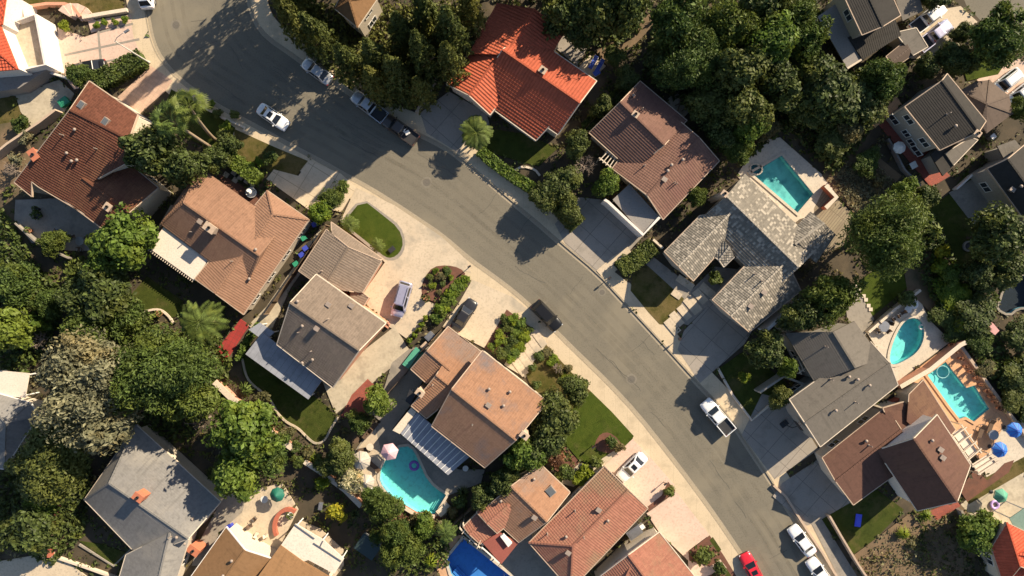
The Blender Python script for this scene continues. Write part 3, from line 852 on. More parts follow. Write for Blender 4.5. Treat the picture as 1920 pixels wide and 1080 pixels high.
def lamp(base, head, h, label, arm=1.8):
    b = W(*base); hd = W(*head, h); o = thing('street_lamp', label, 'street lamp', (b.x, b.y, .12)); d = (hd - b); d.z = 0; d = d.normalized()
    p = MB(); p.lathe((0, 0, 0), [(.2, 0), (.2, .25), (.11, .35), (.06, h - .3)], 10); local(p, 'pole', M_CONC2, o, True)
    a = MB(); pts = [(0, 0, h - .4), tuple(d * arm * .3 + Vector((0, 0, h - .02))), tuple(d * arm * .75 + Vector((0, 0, h + .08))), tuple(d * arm + Vector((0, 0, h)))]
    a.tube(pts, .04, 7); local(a, 'arm', M_METAL, o, True)
    q = MB(); e = Vector(pts[-1]); rz = math.atan2(d.y, d.x); q.box(e + d * .25, (.7, .3, .12), rz); q.box(e + d * .25 + Vector((0, 0, .08)), (.5, .2, .06), rz); l = local(q, 'lamp_head', M_METAL, o)
    g = MB(); g.box(e + d * .3 - Vector((0, 0, .07)), (.4, .22, .05), rz); local(g, 'lens', M_LAMPGLASS, l); return o
def manhole(x, y, label, r=.42):
    c = W(x, y); o = thing('manhole_cover', label, 'manhole cover', (c.x, c.y, .006)); k = MB()
    n = 24; R = lambda r_, z: [(r_ * math.cos(2 * math.pi * j / n), r_ * math.sin(2 * math.pi * j / n), z) for j in range(n)]
    k.grid([R(r * 1.55, -.05), R(r * 1.55, .004), R(r + .03, .004), R(r + .03, -.05)]); local(k, 'collar', M_COLLAR, o)
    m = MB(); m.grid([R(r, -.05), R(r, .008), R(r * .8, .012), R(r * .76, .006), R(r * .3, .006), R(r * .26, .012)]); local(m, 'lid', M_IRON, o); return o
def ring_float(x, y, r, label, mat, z=.06, k=.36):
    c = W(x, y); m = MB(); n = 20; mm = 8; rings = [[((r + r * k * math.cos(b)) * math.cos(a), (r + r * k * math.cos(b)) * math.sin(a), r * k * .85 * math.sin(b)) for b in (2 * math.pi * k / mm for k in range(mm))] for a in (2 * math.pi * j / n for j in range(n))]
    rings.append(rings[0]); m.grid(rings, True, False); o = local(m, 'pool_float', mat, None, True, (c.x, c.y, z + r * .2)); return tag(o, label, 'pool float')
def crate(x, y, d, ang, label, mat, lid=None, name='storage_box', cat='box', z=.13):
    c = W(x, y, d[2] * .6); o = thing(name, label, cat, (c.x, c.y, z), math.radians(ang)); b = MB(); b.grid([[(sx * d[0] / 2 * k, sy * d[1] / 2 * k, zz) for sx, sy in ((-1, -1), (1, -1), (1, 1), (-1, 1))] for k, zz in ((.94, 0), (1, d[2] * .9))]); local(b, 'body', mat, o)
    l = MB(); l.box((0, 0, d[2] * .95), (d[0] + .06, d[1] + .06, d[2] * .1)); l.box((0, 0, d[2] * 1.01), (d[0] * .8, d[1] * .8, .04)); local(l, 'lid', lid or mat, o); return o
def pot(x, y, r, label, mat, lm=None):
    c = W(x, y, .5); o = thing('potted_plant', label, 'potted plant', (c.x, c.y, .13)); b = MB(); b.lathe((0, 0, 0), [(r * .65, 0), (r, .5), (r * 1.1, .52), (r * 1.1, .6), (r * .9, .6), (r * .85, .5)], 12); local(b, 'pot', mat, o, False)
    l = MB(); rr = random.Random(int(x)); 
    for i in range(60): p = rdir(rr, .4) * r * 1.2; leaf(l, p + Vector((0, 0, .8)), rdir(rr, .5), r * .35, rr)
    local(l, 'foliage', lm or LEAFMATS['bush'], o, fix=False); return o
def steps(pts, w, label, mat, n=None, h=.14, name='stepping_slab', group=None):
    """single paving slabs along a plan line, each a thing"""
    for i, t in enumerate(pts.split()):
        x, y, a, l, ww = map(float, t.split(',')); c = W(x, y); m = MB(); m.box((0, 0, h / 2), (l, ww, h), math.radians(a))
        o = local(m, name, mat, None, loc=(c.x, c.y, .1)); tag(o, label, 'paving slab', group)
# ------------------------------------------------------------------ palette
M_WHITE = flat('white_paint', (.74, .72, .68), .6); M_GLASS = flat('window_glass', (.03, .04, .05), .08, 0, .7)
M_VENT = flat('vent_metal', (.3, .24, .2), .6); M_TAN = surf('stucco_tan', (.5, .38, .28), (.44, .33, .25), rough=.95)
M_DARK = flat('dark_plastic', (.025, .025, .028), .6); M_METAL = flat('grey_metal', (.35, .35, .36), .4, .7)
M_PANEL = flat('skylight_panel', (.12, .13, .14), .15); M_CONC2 = flat('lamp_concrete', (.5, .46, .4), .8)
M_CARGLASS = flat('car_glass', (.012, .014, .017), .06, 0, .8); M_LAMPGLASS = flat('lamp_glass', (.7, .72, .75), .1)
M_TAIL = flat('red_lens', (.35, .02, .02), .2); M_TYRE = flat('tyre_rubber', (.02, .02, .02), .85); M_RIM = flat('alloy_rim', (.5, .5, .52), .3, .8)
M_COLLAR = surf('manhole_collar', (.215, .19, .15), (.19, .17, .135), .5, 6); M_IRON = surf('cast_iron', (.15, .132, .11), (.12, .108, .09), rough=.7); M_WOOD = surf('weathered_wood', (.23, .16, .1), (.17, .12, .085), .8, 9)
M_BARK = surf('bark', (.13, .09, .06), (.08, .06, .045), 2, 14); M_PALMBARK = surf('palm_bark', (.33, .25, .17), (.24, .18, .13), 3, 12); M_TWIG = surf('bare_twigs', (.3, .24, .19), (.22, .17, .14), 3, 12)
M_ASPH = surf('asphalt', (.185, .165, .128), (.165, .148, .116), .22, 5, .95, c3=(.205, .18, .135), patch=.09, bstr=.25, spec=.2)
M_SIDE = pavermat('sidewalk_concrete', (.56, .45, .31), (.54, .435, .3), (.4, .32, .22), 1.6, 40, .0, .015)
M_GUT = surf('gutter_concrete', (.36, .3, .215), (.32, .27, .2), .4, 5)
M_CONC = surf('driveway_concrete', (.56, .46, .34), (.5, .41, .3), .3, 4, .9, c3=(.36, .31, .24), patch=.22)
M_CONC_W = pavermat('scored_concrete', (.6, .49, .35), (.57, .465, .335), (.36, .29, .2), 3.6, 3.6, .55, .05)
M_CONC_P = surf('pink_concrete', (.62, .45, .36), (.56, .41, .33), .35, 4, c3=(.5, .37, .29), patch=.25)
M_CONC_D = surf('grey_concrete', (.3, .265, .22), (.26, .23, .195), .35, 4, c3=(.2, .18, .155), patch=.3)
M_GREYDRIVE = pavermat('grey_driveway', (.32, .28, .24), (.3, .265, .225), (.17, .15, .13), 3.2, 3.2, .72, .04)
M_BRICKPAVE = pavermat('brick_driveway', (.56, .38, .28), (.46, .31, .23), (.42, .31, .23), .55, .55, .6, .03)
M_TERRA = pavermat('terracotta_deck', (.62, .36, .2), (.56, .33, .19), (.42, .26, .16), 1.6, 1.6, .58, .02)
M_REDPATH = pavermat('red_painted_path', (.36, .045, .04), (.3, .04, .036), (.2, .045, .04), .6, .6, .5, .03); M_REDPAVE = pavermat('red_brick_paving', (.36, .09, .06), (.28, .075, .055), (.2, .09, .07), .4, .22, .5, .03, .5)
M_FLAG = surf('flagstone', (.5, .43, .32), (.42, .36, .27), .8, 3, c3=(.33, .28, .21), patch=.5)
M_DECK = pavermat('wood_deck', (.3, .25, .17), (.25, .2, .14), (.14, .11, .08), 6, .35, -.9, .03)
M_SOIL = surf('garden_soil', (.085, .065, .042), (.05, .042, .028), .4, 5, c3=(.12, .09, .055), patch=.12, bstr=.6)
M_MULCH = surf('bark_mulch', (.17, .075, .05), (.12, .06, .042), 1.2, 9, bstr=.9)
M_DRY = surf('dry_ground', (.2, .135, .08), (.14, .1, .06), .35, 5, c3=(.09, .075, .04), patch=.15, bstr=.8)
M_LAWN = grassmat('lawn_green', (.045, .06, .012), (.062, .076, .015), (.11, .092, .035), .5)
M_LAWN_B = grassmat('lawn_bright', (.05, .075, .01), (.068, .09, .013), (.1, .095, .03), .54)
M_LAWN_D = grassmat('lawn_dry', (.065, .066, .016), (.095, .084, .022), (.15, .112, .045), .4)
M_PLASTER = surf('pool_plaster', (.23, .7, .67), (.2, .66, .65), .3, 2, .8, bstr=0); M_COPING = surf('pool_coping', (.58, .5, .4), (.52, .45, .36), .8, 5)
M_PLASTER_T = surf('pool_plaster_teal', (.18, .56, .53), (.13, .45, .44), .5, 1.2, .8, c3=(.07, .28, .3), patch=.35, bstr=0)
M_PLASTER_N = surf('pond_liner', (.01, .012, .022), (.008, .01, .018), .4, 2, .8); M_PLASTER_B = surf('pool_plaster_blue', (.06, .22, .6), (.05, .19, .54), .4, 2, .8, bstr=0)
def watermat():
    m, t, b = nt('pool_water'); L = t.links.new; t.nodes.remove(b)
    tr = t.nodes.new('ShaderNodeBsdfTransparent'); tr.inputs[0].default_value = (.88, .98, .98, 1)
    g = t.nodes.new('ShaderNodeBsdfGlossy'); g.inputs['Roughness'].default_value = .04
    co = t.nodes.new('ShaderNodeTexCoord'); n = noise(t, co.outputs['Object'], 2.2, 3)
    bp = t.nodes.new('ShaderNodeBump'); bp.inputs['Strength'].default_value = .25; bp.inputs['Distance'].default_value = .05; L(n, bp.inputs['Height'])
    L(bp.outputs[0], g.inputs['Normal']); lw = t.nodes.new('ShaderNodeLayerWeight'); lw.inputs[0].default_value = .5; L(bp.outputs[0], lw.inputs['Normal'])
    pw = t.nodes.new('ShaderNodeMath'); pw.operation = 'POWER'; L(lw.outputs['Facing'], pw.inputs[0]); pw.inputs[1].default_value = 5
    fr = t.nodes.new('ShaderNodeMath'); fr.operation = 'MULTIPLY_ADD'; L(pw.outputs[0], fr.inputs[0]); fr.inputs[1].default_value = .9; fr.inputs[2].default_value = .02
    mx = t.nodes.new('ShaderNodeMixShader'); L(fr.outputs[0], mx.inputs[0]); L(tr.outputs[0], mx.inputs[1]); L(g.outputs[0], mx.inputs[2])
    L(mx.outputs[0], t.nodes['Material Output'].inputs[0]); return m
M_WATER = watermat(); M_TILE = pavermat('waterline_tile', (.12, .32, .42), (.08, .25, .36), (.3, .4, .42), .3, .3, .6, .02)
LEAFMATS.update(
 oak=leafmat('leaves_dark_green', (.036, .05, .014), (.12, .16, .042)), round=leafmat('leaves_bright_green', (.06, .095, .014), (.165, .25, .045), .35),
 pine=leafmat('needles_olive', (.042, .06, .018), (.165, .19, .05)), feather=leafmat('leaves_feathery', (.042, .07, .018), (.135, .195, .042)),
 dry=leafmat('leaves_grey_brown', (.11, .112, .062), (.3, .285, .17)), bush=leafmat('leaves_shrub', (.04, .058, .014), (.12, .17, .04)),
 palm=leafmat('palm_fronds', (.05, .08, .018), (.16, .23, .055), .3), yellow=leafmat('leaves_yellow', (.2, .21, .015), (.46, .43, .04), .4),
 olive=leafmat('leaves_olive', (.07, .07, .03), (.19, .175, .075)), lime=leafmat('leaves_lime', (.08, .14, .015), (.22, .3, .03), .4),
 cream=leafmat('blossom_cream', (.12, .14, .05), (.75, .66, .42), .3), red=leafmat('leaves_reddish', (.1, .05, .03), (.22, .11, .06)))
# ------------------------------------------------------------------ pools (before the ground, which is cut round them)
pool('1465,292 1524,364 1494,399 1408,325', 'rectangular teal swimming pool behind the mottled grey roofed house', plaster=M_PLASTER_T, depth=.9, steps=((1410, 326), (1462, 294), (1414, 330)))
pool('1406,313 1414,308 1424,312 1428,320 1420,327 1410,325', 'small round spa pool at the corner of the rectangular teal pool', 1, .9, cw=.2)
pool('1665,672 1673,639 1690,606 1706,595 1722,598 1731,612 1731,634 1722,655 1706,670 1672,687', 'teardrop shaped turquoise pool behind the plain grey brown roofed house', 2, 1.1)
pool('1771,678 1810,727 1825,722 1853,766 1824,790 1809,781 1797,785 1779,762 1737,703', 'turquoise pool with stepped corner on a terracotta deck', 0, .75, coping=M_TERRA, steps=((1797, 784), (1824, 789), (1790, 772)))
pool('765,836 750,838 736,848 722,864 713,884 712,898 717,910 735,932 780,960 815,963 837,927 822,918 810,908 798,892 790,874 780,852 774,842', 'turquoise pool with a slanted end beside the pink parasol', 0, 1.05, steps=((837, 926), (815, 962), (829, 921)))
pool('869,1009 838,1047 846,1075 870,1100 925,1130 985,1120 965,1085', 'deep blue pool at the bottom edge below the red flat roof', 0, 1.2, plaster=M_PLASTER_B, steps=((848, 1074), (872, 1101), (856, 1066)))
pool('1880,545 1874,566 1868,578 1890,590 1905,577 1930,575 1940,540 1925,515 1895,522', 'dark garden pond with curved rim in shade at the far right', 1, .8, plaster=M_PLASTER_N, coping=M_CONC_D, cw=.3)
# ------------------------------------------------------------------ ground
sheet('ground', [(-900, -900), (900, -900), (900, 900), (-900, 900)], M_SOIL, 0.0, POOLS, side=False)
SWC = '240,-420 256,-200 262,-60 271,0 276,35 285,80 303,115 335,150 378,182 425,210 475,236 540,272 600,303 645,329 690,353 740,384 785,414 827,442 880,488 925,520 962,548 1000,582 1040,622 1075,657 1105,686 1140,720 1193,777 1253,853 1293,905 1337,965 1380,1028 1405,1068 1440,1125 1560,1330 1680,1560'
NEC = '440,-420 456,-200 462,-60 467,0 480,42 502,70 543,98 573,120 620,150 667,181 713,220 767,242 815,265 857,290 927,350 960,378 1003,413 1053,457 1120,513 1160,557 1207,607 1247,651 1303,713 1350,762 1380,802 1410,848 1437,888 1467,937 1497,983 1530,1045 1565,1110 1690,1320 1810,1560'
sw = smooth_line(P2(SWC), 1); ne = smooth_line(P2(NEC), 1)
ground('road', sw + ne[::-1], M_ASPH, 0.0)
def wearmat():
    m, t, b = nt('tyre_wear'); co = N(t, 'ShaderNodeTexCoord').outputs['Object']
    b.inputs['Base Color'].default_value = (.155, .138, .108, 1); b.inputs['Roughness'].default_value = .9
    tr = t.nodes.new('ShaderNodeBsdfTransparent'); mx = t.nodes.new('ShaderNodeMixShader'); mp = t.nodes.new('ShaderNodeMath'); mp.operation = 'MULTIPLY'; mp.inputs[1].default_value = .2
    t.links.new(ramp(t, noise(t, co, .35, 6, .7), .38, .72), mp.inputs[0]); t.links.new(mp.outputs[0], mx.inputs[0]); t.links.new(tr.outputs[0], mx.inputs[1]); t.links.new(b.outputs[0], mx.inputs[2])
    t.links.new(mx.outputs[0], t.nodes['Material Output'].inputs[0]); return m
M_WEAR = wearmat(); M_SEAL = flat('crack_sealant', (.075, .07, .06), .8)
ground('cross_road', '1795,-30 1812,10 1838,38 1870,45 1990,45 1990,-60 1795,-60', M_ASPH, 0.0)
def band(line, d0, d1, side):
    l = [Vector((p[0], p[1])) for p in line]; a, b = [], []
    for i, p in enumerate(l):
        d = (l[min(i + 1, len(l) - 1)] - l[max(i - 1, 0)]).normalized(); n = Vector((d.y, -d.x)) * side
        a.append(p + n * d0); b.append(p + n * d1)
    return a + b[::-1]
for ln, sd in ((sw, 1), (ne, -1)):
    ground('gutter', band(ln, -.45, .02, sd), M_GUT, .0)
    ground('curb', band(ln, 0.0, .17, sd), M_GUT, .12)
    ground('sidewalk', band(ln, .19, 2.45, sd), M_SIDE, .115)
for ln, sd in ((sw, 1), (ne, -1)):
    for d in (-2.1, -3.6, -4.9): ground('tyre_wear', band(ln, d - .42, d + .1, sd), M_WEAR, 0.002)
rc = random.Random(9); mb = MB()
for k in range(26):
    i = rc.randrange(4, len(sw) - 4); t_ = rc.uniform(.12, .88); p = Vector(sw[i][:2]).lerp(Vector(ne[min(len(ne) - 2, int(i * len(ne) / len(sw)))][:2]), t_); d = (Vector(sw[i + 1][:2]) - Vector(sw[i - 1][:2])).normalized()
    if k % 3 == 0: d = Vector((-d.y, d.x))
    l = [p]
    for _ in range(rc.randint(4, 12)): l.append(l[-1] + d * rc.uniform(.4, .8) + Vector((rc.uniform(-.16, .16), rc.uniform(-.16, .16))))
    mb.strip(l, .045, 0.0, .014)
mb.build('crack_seal', M_SEAL, None)['kind'] = 'structure'
# driveways, patios, paths
ground('driveway', '110,52 160,70 246,40 252,72 262,95 283,122 204,152 140,168 118,140 108,78', M_CONC_P)
for a in ('183,58 187,57 193,118 188,119', '122,102 262,72 263,76 122,106', '193,116 262,100 263,103 193,119', '185,60 250,43 251,47 185,64'): ground('paving_joint', a, M_CONC_D)
ground('driveway', '284,124 325,152 312,170 290,190 262,215 221,183', M_BRICKPAVE)
ground('patio', '30,178 112,150 140,176 120,214 62,240 40,210', M_FLAG)
ground('lawn', '0,180 28,180 50,240 42,262 0,285', M_LAWN_D)
ground('lawn', '46,-20 228,-20 233,24 200,30 160,35 140,12 92,14 46,20', M_LAWN_D)
ground('planting_strip', '166,40 246,28 249,40 172,62', M_CONC_P)
ground('lawn', '322,168 375,196 442,240 425,292 350,258 300,228', M_LAWN)
ground('lawn', '440,242 520,278 578,302 548,340 500,320 440,290', M_LAWN_D)
ground('patio', '-10,235 30,228 66,290 30,350 -10,370', M_DRY)
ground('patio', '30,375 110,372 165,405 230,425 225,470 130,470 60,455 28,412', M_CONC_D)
ground('driveway', '514,318 560,330 580,302 640,326 668,352 640,398 615,392 596,410 575,390 500,336', M_CONC_W)
ground('entry_court', '408,325 470,355 500,375 478,392 430,360', M_MULCH)
ground('driveway', '668,352 740,385 827,443 876,488 884,512 850,500 805,515 788,558 818,572 770,640 745,622 690,588 680,552 722,492 640,412', M_CONC)
ground('lawn_border', '678,370 719,399 752,424 761,452 757,474 743,489 720,488 700,470 636,418', M_CONC_D, smooth=1)
ground('lawn', '680,374 716,402 748,428 757,455 750,474 736,484 722,482 704,466 644,418', M_LAWN_B, smooth=1)
ground('planting_bed', '812,500 838,497 862,502 876,516 850,545 824,570 800,560 788,545 796,520', M_MULCH, smooth=1)
ground('planting_bed', '838,560 868,520 884,526 862,566 838,590 810,606 770,652 758,642 800,600', M_SOIL)
ground('driveway', '886,524 960,556 990,580 952,592 908,652 830,612 862,566', M_CONC)
ground('planting_bed', '950,580 1004,620 966,682 908,652', M_MULCH)
ground('front_path', '992,612 1026,646 985,708 945,684', M_FLAG)
ground('lawn', '985,700 1024,646 1088,716 1107,733 1090,760 1040,790 1010,755', M_LAWN_D)
ground('lawn', '1107,733 1147,772 1188,817 1176,838 1150,845 1110,870 1085,862 1052,822 1060,780', M_LAWN_B)
ground('planting_bed', '1112,842 1120,818 1134,809 1150,814 1166,832 1170,846 1150,852', M_MULCH, smooth=1)
ground('planting_bed', '1028,812 1052,828 1086,866 1072,900 1040,880', M_MULCH)
ground('front_path', '1085,868 1110,872 1150,845 1178,850 1133,872 1075,912 1050,905', M_FLAG)
ground('driveway', '1133,872 1186,822 1222,860 1264,908 1256,918 1240,928 1214,954', M_CONC_P)
ground('planting_bed', '1252,902 1266,920 1216,958 1210,952 1240,928', M_MULCH)
ground('driveway', '1268,922 1330,1002 1290,1032 1300,1060 1236,998 1212,962', M_CONC_P)
ground('planting_bed', '1330,1003 1356,1040 1378,1076 1395,1110 1320,1100 1292,1052 1290,1034', M_MULCH)
ground('front_path', '1290,1050 1330,1062 1350,1048 1362,1064 1300,1090 1290,1070', M_CONC_P)
ground('lawn', '1336,1006 1352,1030 1346,1036 1330,1012', M_LAWN); ground('lawn', '1352,1052 1380,1092 1374,1100 1346,1060', M_LAWN)
# back yards on the lower side
ground('lawn', '276,518 345,565 340,590 322,596 300,580 270,584 250,578 244,556', M_LAWN)
ground('red_path', '452,598 468,610 420,684 396,670', M_REDPATH)
ground('side_yard', '466,610 500,575 600,430 616,440 545,540 500,640', M_FLAG)
ground('lawn', '458,660 560,720 634,778 626,800 612,824 598,834 582,830 566,808 544,798 528,786 514,766 506,744 488,732 470,722 452,696', M_LAWN, smooth=1)
ground('patio', '604,712 640,690 740,612 770,660 720,700 630,776', M_FLAG)
ground('deck', '660,740 690,710 715,735 670,790 640,780', M_REDPAVE)
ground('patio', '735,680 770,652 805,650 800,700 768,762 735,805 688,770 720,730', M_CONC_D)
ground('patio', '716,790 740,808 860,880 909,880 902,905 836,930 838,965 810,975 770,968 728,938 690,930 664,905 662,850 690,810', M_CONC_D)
ground('patio', '664,850 704,800 716,852 712,905 690,930 668,915', M_CONC)
ground('planting_bed', '735,935 775,966 838,968 842,1000 800,1010 740,985 720,950', M_MULCH)
ground('patio', '846,1000 868,1004 832,1050 850,1085 900,1140 860,1140 815,1060', M_TERRA)
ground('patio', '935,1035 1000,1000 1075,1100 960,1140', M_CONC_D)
ground('patio', '410,990 470,920 530,905 560,955 526,1022 505,1050 456,1030', M_CONC)
ground('patio', '520,1030 562,975 600,990 644,1030 645,1060 626,1085', M_CONC)
ground('lawn', '70,780 130,740 150,930 90,960 0,960 -20,900', M_SOIL)
ground('lawn', '150,1014 190,1020 240,1036 216,1060 204,1052', M_LAWN)
ground('driveway', '-20,1055 70,1040 105,975 118,990 110,1040 190,1100 -20,1120', M_CONC)
ground('side_path', '374,1016 420,930 470,900 455,960 420,990 380,1060 360,1060', M_CONC_D)
# upper side
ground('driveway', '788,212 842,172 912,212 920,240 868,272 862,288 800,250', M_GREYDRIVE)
ground('lawn', '912,240 985,252 1046,278 1010,312 965,300 905,282', M_LAWN)
ground('lawn_path', '965,318 978,312 1005,318 1015,330 990,348', M_SOIL)
ground('slope_grass', '1118,98 1190,40 1224,24 1230,40 1200,75 1140,125', M_DRY)
ground('patio', '1106,104 1136,124 1114,146 1084,128', M_CONC)
ground('patio', '1038,88 1060,64 1100,92 1082,124', M_GREYDRIVE)
ground('patio', '1252,186 1268,170 1302,200 1276,226 1250,205', M_FLAG)
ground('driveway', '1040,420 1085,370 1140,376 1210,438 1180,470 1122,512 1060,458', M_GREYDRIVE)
ground('planting_bed', '1152,510 1224,450 1245,470 1200,530 1178,530', M_SOIL)
ground('lawn', '1186,508 1212,498 1292,556 1262,610 1236,608 1215,585 1182,545', M_LAWN_D)
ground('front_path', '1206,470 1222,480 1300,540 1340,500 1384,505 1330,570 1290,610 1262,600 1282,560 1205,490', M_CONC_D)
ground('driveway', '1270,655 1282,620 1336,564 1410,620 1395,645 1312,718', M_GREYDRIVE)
ground('patio', '1380,330 1400,300 1440,262 1462,258 1560,345 1562,375 1530,420 1500,425', M_COPING)
ground('slope_path', '1525,392 1545,352 1600,402 1580,460 1535,478', M_DECK)
ground('lawn', '1346,692 1392,660 1440,690 1476,720 1408,786', M_LAWN)
ground('driveway', '1390,815 1428,738 1478,752 1534,842 1452,898', M_GREYDRIVE)
ground('lawn', '1598,536 1640,505 1690,500 1700,540 1634,594', M_LAWN_B)
ground('side_path', '1582,545 1604,536 1638,598 1615,640 1588,600', M_CONC_D)
ground('patio', '1622,618 1716,546 1742,600 1782,640 1680,716', M_COPING)
ground('patio', '1684,718 1784,642 1800,650 1900,785 1842,870 1780,800 1720,720', M_TERRA)
ground('patio', '1842,870 1880,800 1930,780 1930,850 1850,900', M_COPING)
ground('driveway', '1448,930 1466,905 1538,858 1600,945 1580,960 1512,985 1480,958', M_GREYDRIVE)
ground('lawn', '1536,975 1640,915 1694,955 1640,1010 1600,1038', M_LAWN)
ground('bank', '1600,1040 1700,965 1830,940 1850,1000 1800,1110 1580,1110', M_DRY)
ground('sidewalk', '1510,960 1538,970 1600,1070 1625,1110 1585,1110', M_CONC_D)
ground('lawn', '1740,392 1782,362 1812,320 1822,335 1880,480 1850,530 1800,500', M_LAWN)
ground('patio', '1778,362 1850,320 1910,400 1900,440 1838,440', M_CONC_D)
ground('patio', '1618,200 1668,180 1700,230 1780,330 1745,352 1660,250', M_REDPAVE)
ground('side_path', '1620,215 1680,180 1690,196 1640,240', M_TERRA)
ground('driveway', '1690,60 1755,20 1800,12 1832,42 1800,60 1745,112 1700,110', M_CONC)
ground('driveway', '1830,150 1905,110 1960,130 1960,230 1890,215', M_CONC_P)
ground('lawn', '1800,110 1850,85 1890,110 1870,140 1812,152', M_LAWN_B)
ground('patio', '1800,945 1870,890 1940,880 1940,980 1880,985 1826,975', M_FLAG)
ground('lawn', '1800,920 1930,850 1935,875 1815,945', M_LAWN_D)
ground('slope', '1540,330 1600,400 1640,380 1690,330 1640,290 1570,290', M_DRY)
ground('patio', '1742,958 1792,938 1800,948 1755,975', M_REDPAVE)
ground('garden_path', '1798,918 1826,880 1850,900 1882,868 1900,862 1890,885 1812,940', M_MULCH)
ground('slope', '1690,480 1760,470 1800,560 1760,600 1700,545', M_DRY)
# ------------------------------------------------------------------ roofs and houses
R_BROWN = roofmat('roof_red_brown', (0.17, 0.0651, 0.039), (0.146, 0.0558, 0.036), 'tile', patch=(0.19, 0.0837, 0.045))
R_TAN = roofmat('roof_tan_tile', (0.335, 0.191, 0.123), (0.289, 0.161, 0.106), 'tile', var=.18)
R_GREYB = roofmat('roof_grey_brown_tile', (0.255, 0.198, 0.154), (0.211, 0.163, 0.128), 'tile', var=.22)
R_ORBR = roofmat('roof_orange_brown_tile', (.39, .215, .13), (.34, .19, .12), 'tile', var=.15, patch=(.27, .19, .15))
R_ORBR_W = roofmat('roof_orange_brown_weathered', (.39, .215, .13), (.34, .19, .12), 'tile', var=.15, patch=(.2, .16, .15))
R_ORANGE = roofmat('roof_orange_barrel', (0.48, 0.117, 0.06), (0.437, 0.102, 0.055), 'barrel', .42, .42, .2)
R_RED = roofmat('roof_red_barrel', (.6, .12, .06), (.52, .1, .05), 'barrel', .42, .42, .2)
R_PINKB = roofmat('roof_pink_brown', (0.211, 0.116, 0.087), (0.184, 0.0986, 0.0754), 'tile', var=.2, patch=(0.17, 0.087, 0.0696))
R_MOTTLE = roofmat('roof_mottled_grey', (0.194, 0.174, 0.146), (0.242, 0.214, 0.174), 'tile', .3, .34, .3, speck=(0.403, 0.355, 0.29))
R_GREYC = roofmat('roof_grey_composition', (0.158, 0.14, 0.119), (0.144, 0.126, 0.108), 'shingle', .3, .28, .12)
R_GREYT = roofmat('roof_slate_grey', (0.228, 0.218, 0.208), (0.203, 0.193, 0.188), 'shingle', .3, .28, .18, patch=(0.26, 0.242, 0.218))
R_REDB = roofmat('roof_brick_brown', (0.14, 0.0725, 0.0533), (0.127, 0.064, 0.0471), 'shingle', .3, .3, .14, patch=(0.155, 0.0853, 0.0533))
R_BROWNC = roofmat('roof_brown_composition', (0.252, 0.142, 0.0688), (0.229, 0.129, 0.0633), 'shingle', .3, .3, .12)
R_PINKT = roofmat('roof_salmon_tile', (0.396, 0.171, 0.117), (0.331, 0.171, 0.108), 'tile', var=.2, patch=(0.276, 0.18, 0.113))
R_DGREY = roofmat('roof_dark_grey', (0.0429, 0.0386, 0.0342), (0.0386, 0.0342, 0.0309), 'shingle', .3, .28, .15)
R_DBRN = roofmat('roof_dark_brown', (0.124, 0.091, 0.0715), (0.111, 0.0813, 0.065), 'shingle', .3, .28, .12)
W_CREAM = surf('stucco_cream', (.62, .53, .42), (.56, .48, .38)); W_PINK = surf('stucco_salmon', (.6, .3, .2), (.55, .28, .19)); W_WHITE = surf('stucco_white', (.74, .68, .62), (.7, .64, .58))
W_GREY = surf('stucco_grey', (.36, .33, .29), (.32, .3, .26)); W_BEIGE = surf('stucco_beige', (.48, .41, .32), (.43, .37, .29)); W_RED = surf('stucco_brick_red', (.42, .13, .08), (.36, .11, .07))
M_SLAB_B = pavermat('shade_tinted_cover', (.3, .31, .35), (.28, .29, .33), (.2, .2, .23), .9, 40, .62, .03); M_SLAB_W = surf('white_cover', (.72, .62, .52), (.66, .57, .48), .5, 5)  # first cover: bluish tone of the house shade is painted into its colour
M_CREAMW = surf('cream_timber', (.66, .56, .44), (.6, .5, .4)); M_REDFLAT = surf('red_flat_roof', (.3, .09, .07), (.25, .08, .06), .5, 5); M_BRICK = surf('red_brick', (.5, .17, .09), (.42, .15, .09), 1, 8)
M_GREYFLAT = surf('grey_flat_roof', (.26, .24, .22), (.23, .21, .2), .4, 5)
h = House('house', 'house with long red brown tile roof and two skylights at the upper left', 'house', (140, 270))
h.block('a168,152,6.10 b259,215,6.10 c242,262,7.70 r131,206,7.70 e250,300,7.30 w167,345,5.50 p160,402,4.40 q73,351,4.40 s60,341,4.45 t60,369,3.90 u27,342,4.00|abcr rcew rwpq rqsu stu', R_BROWN, W_CREAM, M_TAN)
h.block('w155,333,5.70 x243,399,5.70 y298,352,4.50 z235,300,4.50 v207,440,4.40 u120,375,4.40|wxyz wxvu', R_BROWN, W_CREAM, M_TAN)
h.skylight(155, 198); h.skylight(200, 229); h.vents('120,254 143,244,c 184,280 137,303,c 147,301,c 128,288,c'); h.chimney(62, 290, 5.6, 1.5, 1.0, -.95, M_BRICK); h.chimney(201, 388, 6.0, .9, .9)
h = House('house', 'house with tan brown hip roof and a white patio cover beside the bright green tree', 'house', (420, 440))
h.block('r345,380,5.2 m486,479,5.2 a375,314,3.2 M530,424,3.2 u301,421,3.2 s460,541,3.2|rmMa rau rmsu mMs', R_TAN, W_CREAM, M_TAN)
h.block('a501,357,3.1 b580,412,3.1 c457,590,3.1 d365,523,3.1 f403,550,4.6 p512,402,4.6|abp bcfp dapf', R_TAN, W_CREAM, M_TAN)
h.chimney(392, 427, 6.2, 1.5, 1.0, -.62); h.vents('377,416,b 361,435 437,490 481,468,c 469,523,c')
h.slab('patio_cover', '307,425 279,465 365,526 390,487', 3.0, .16, M_SLAB_W)
m = MB()
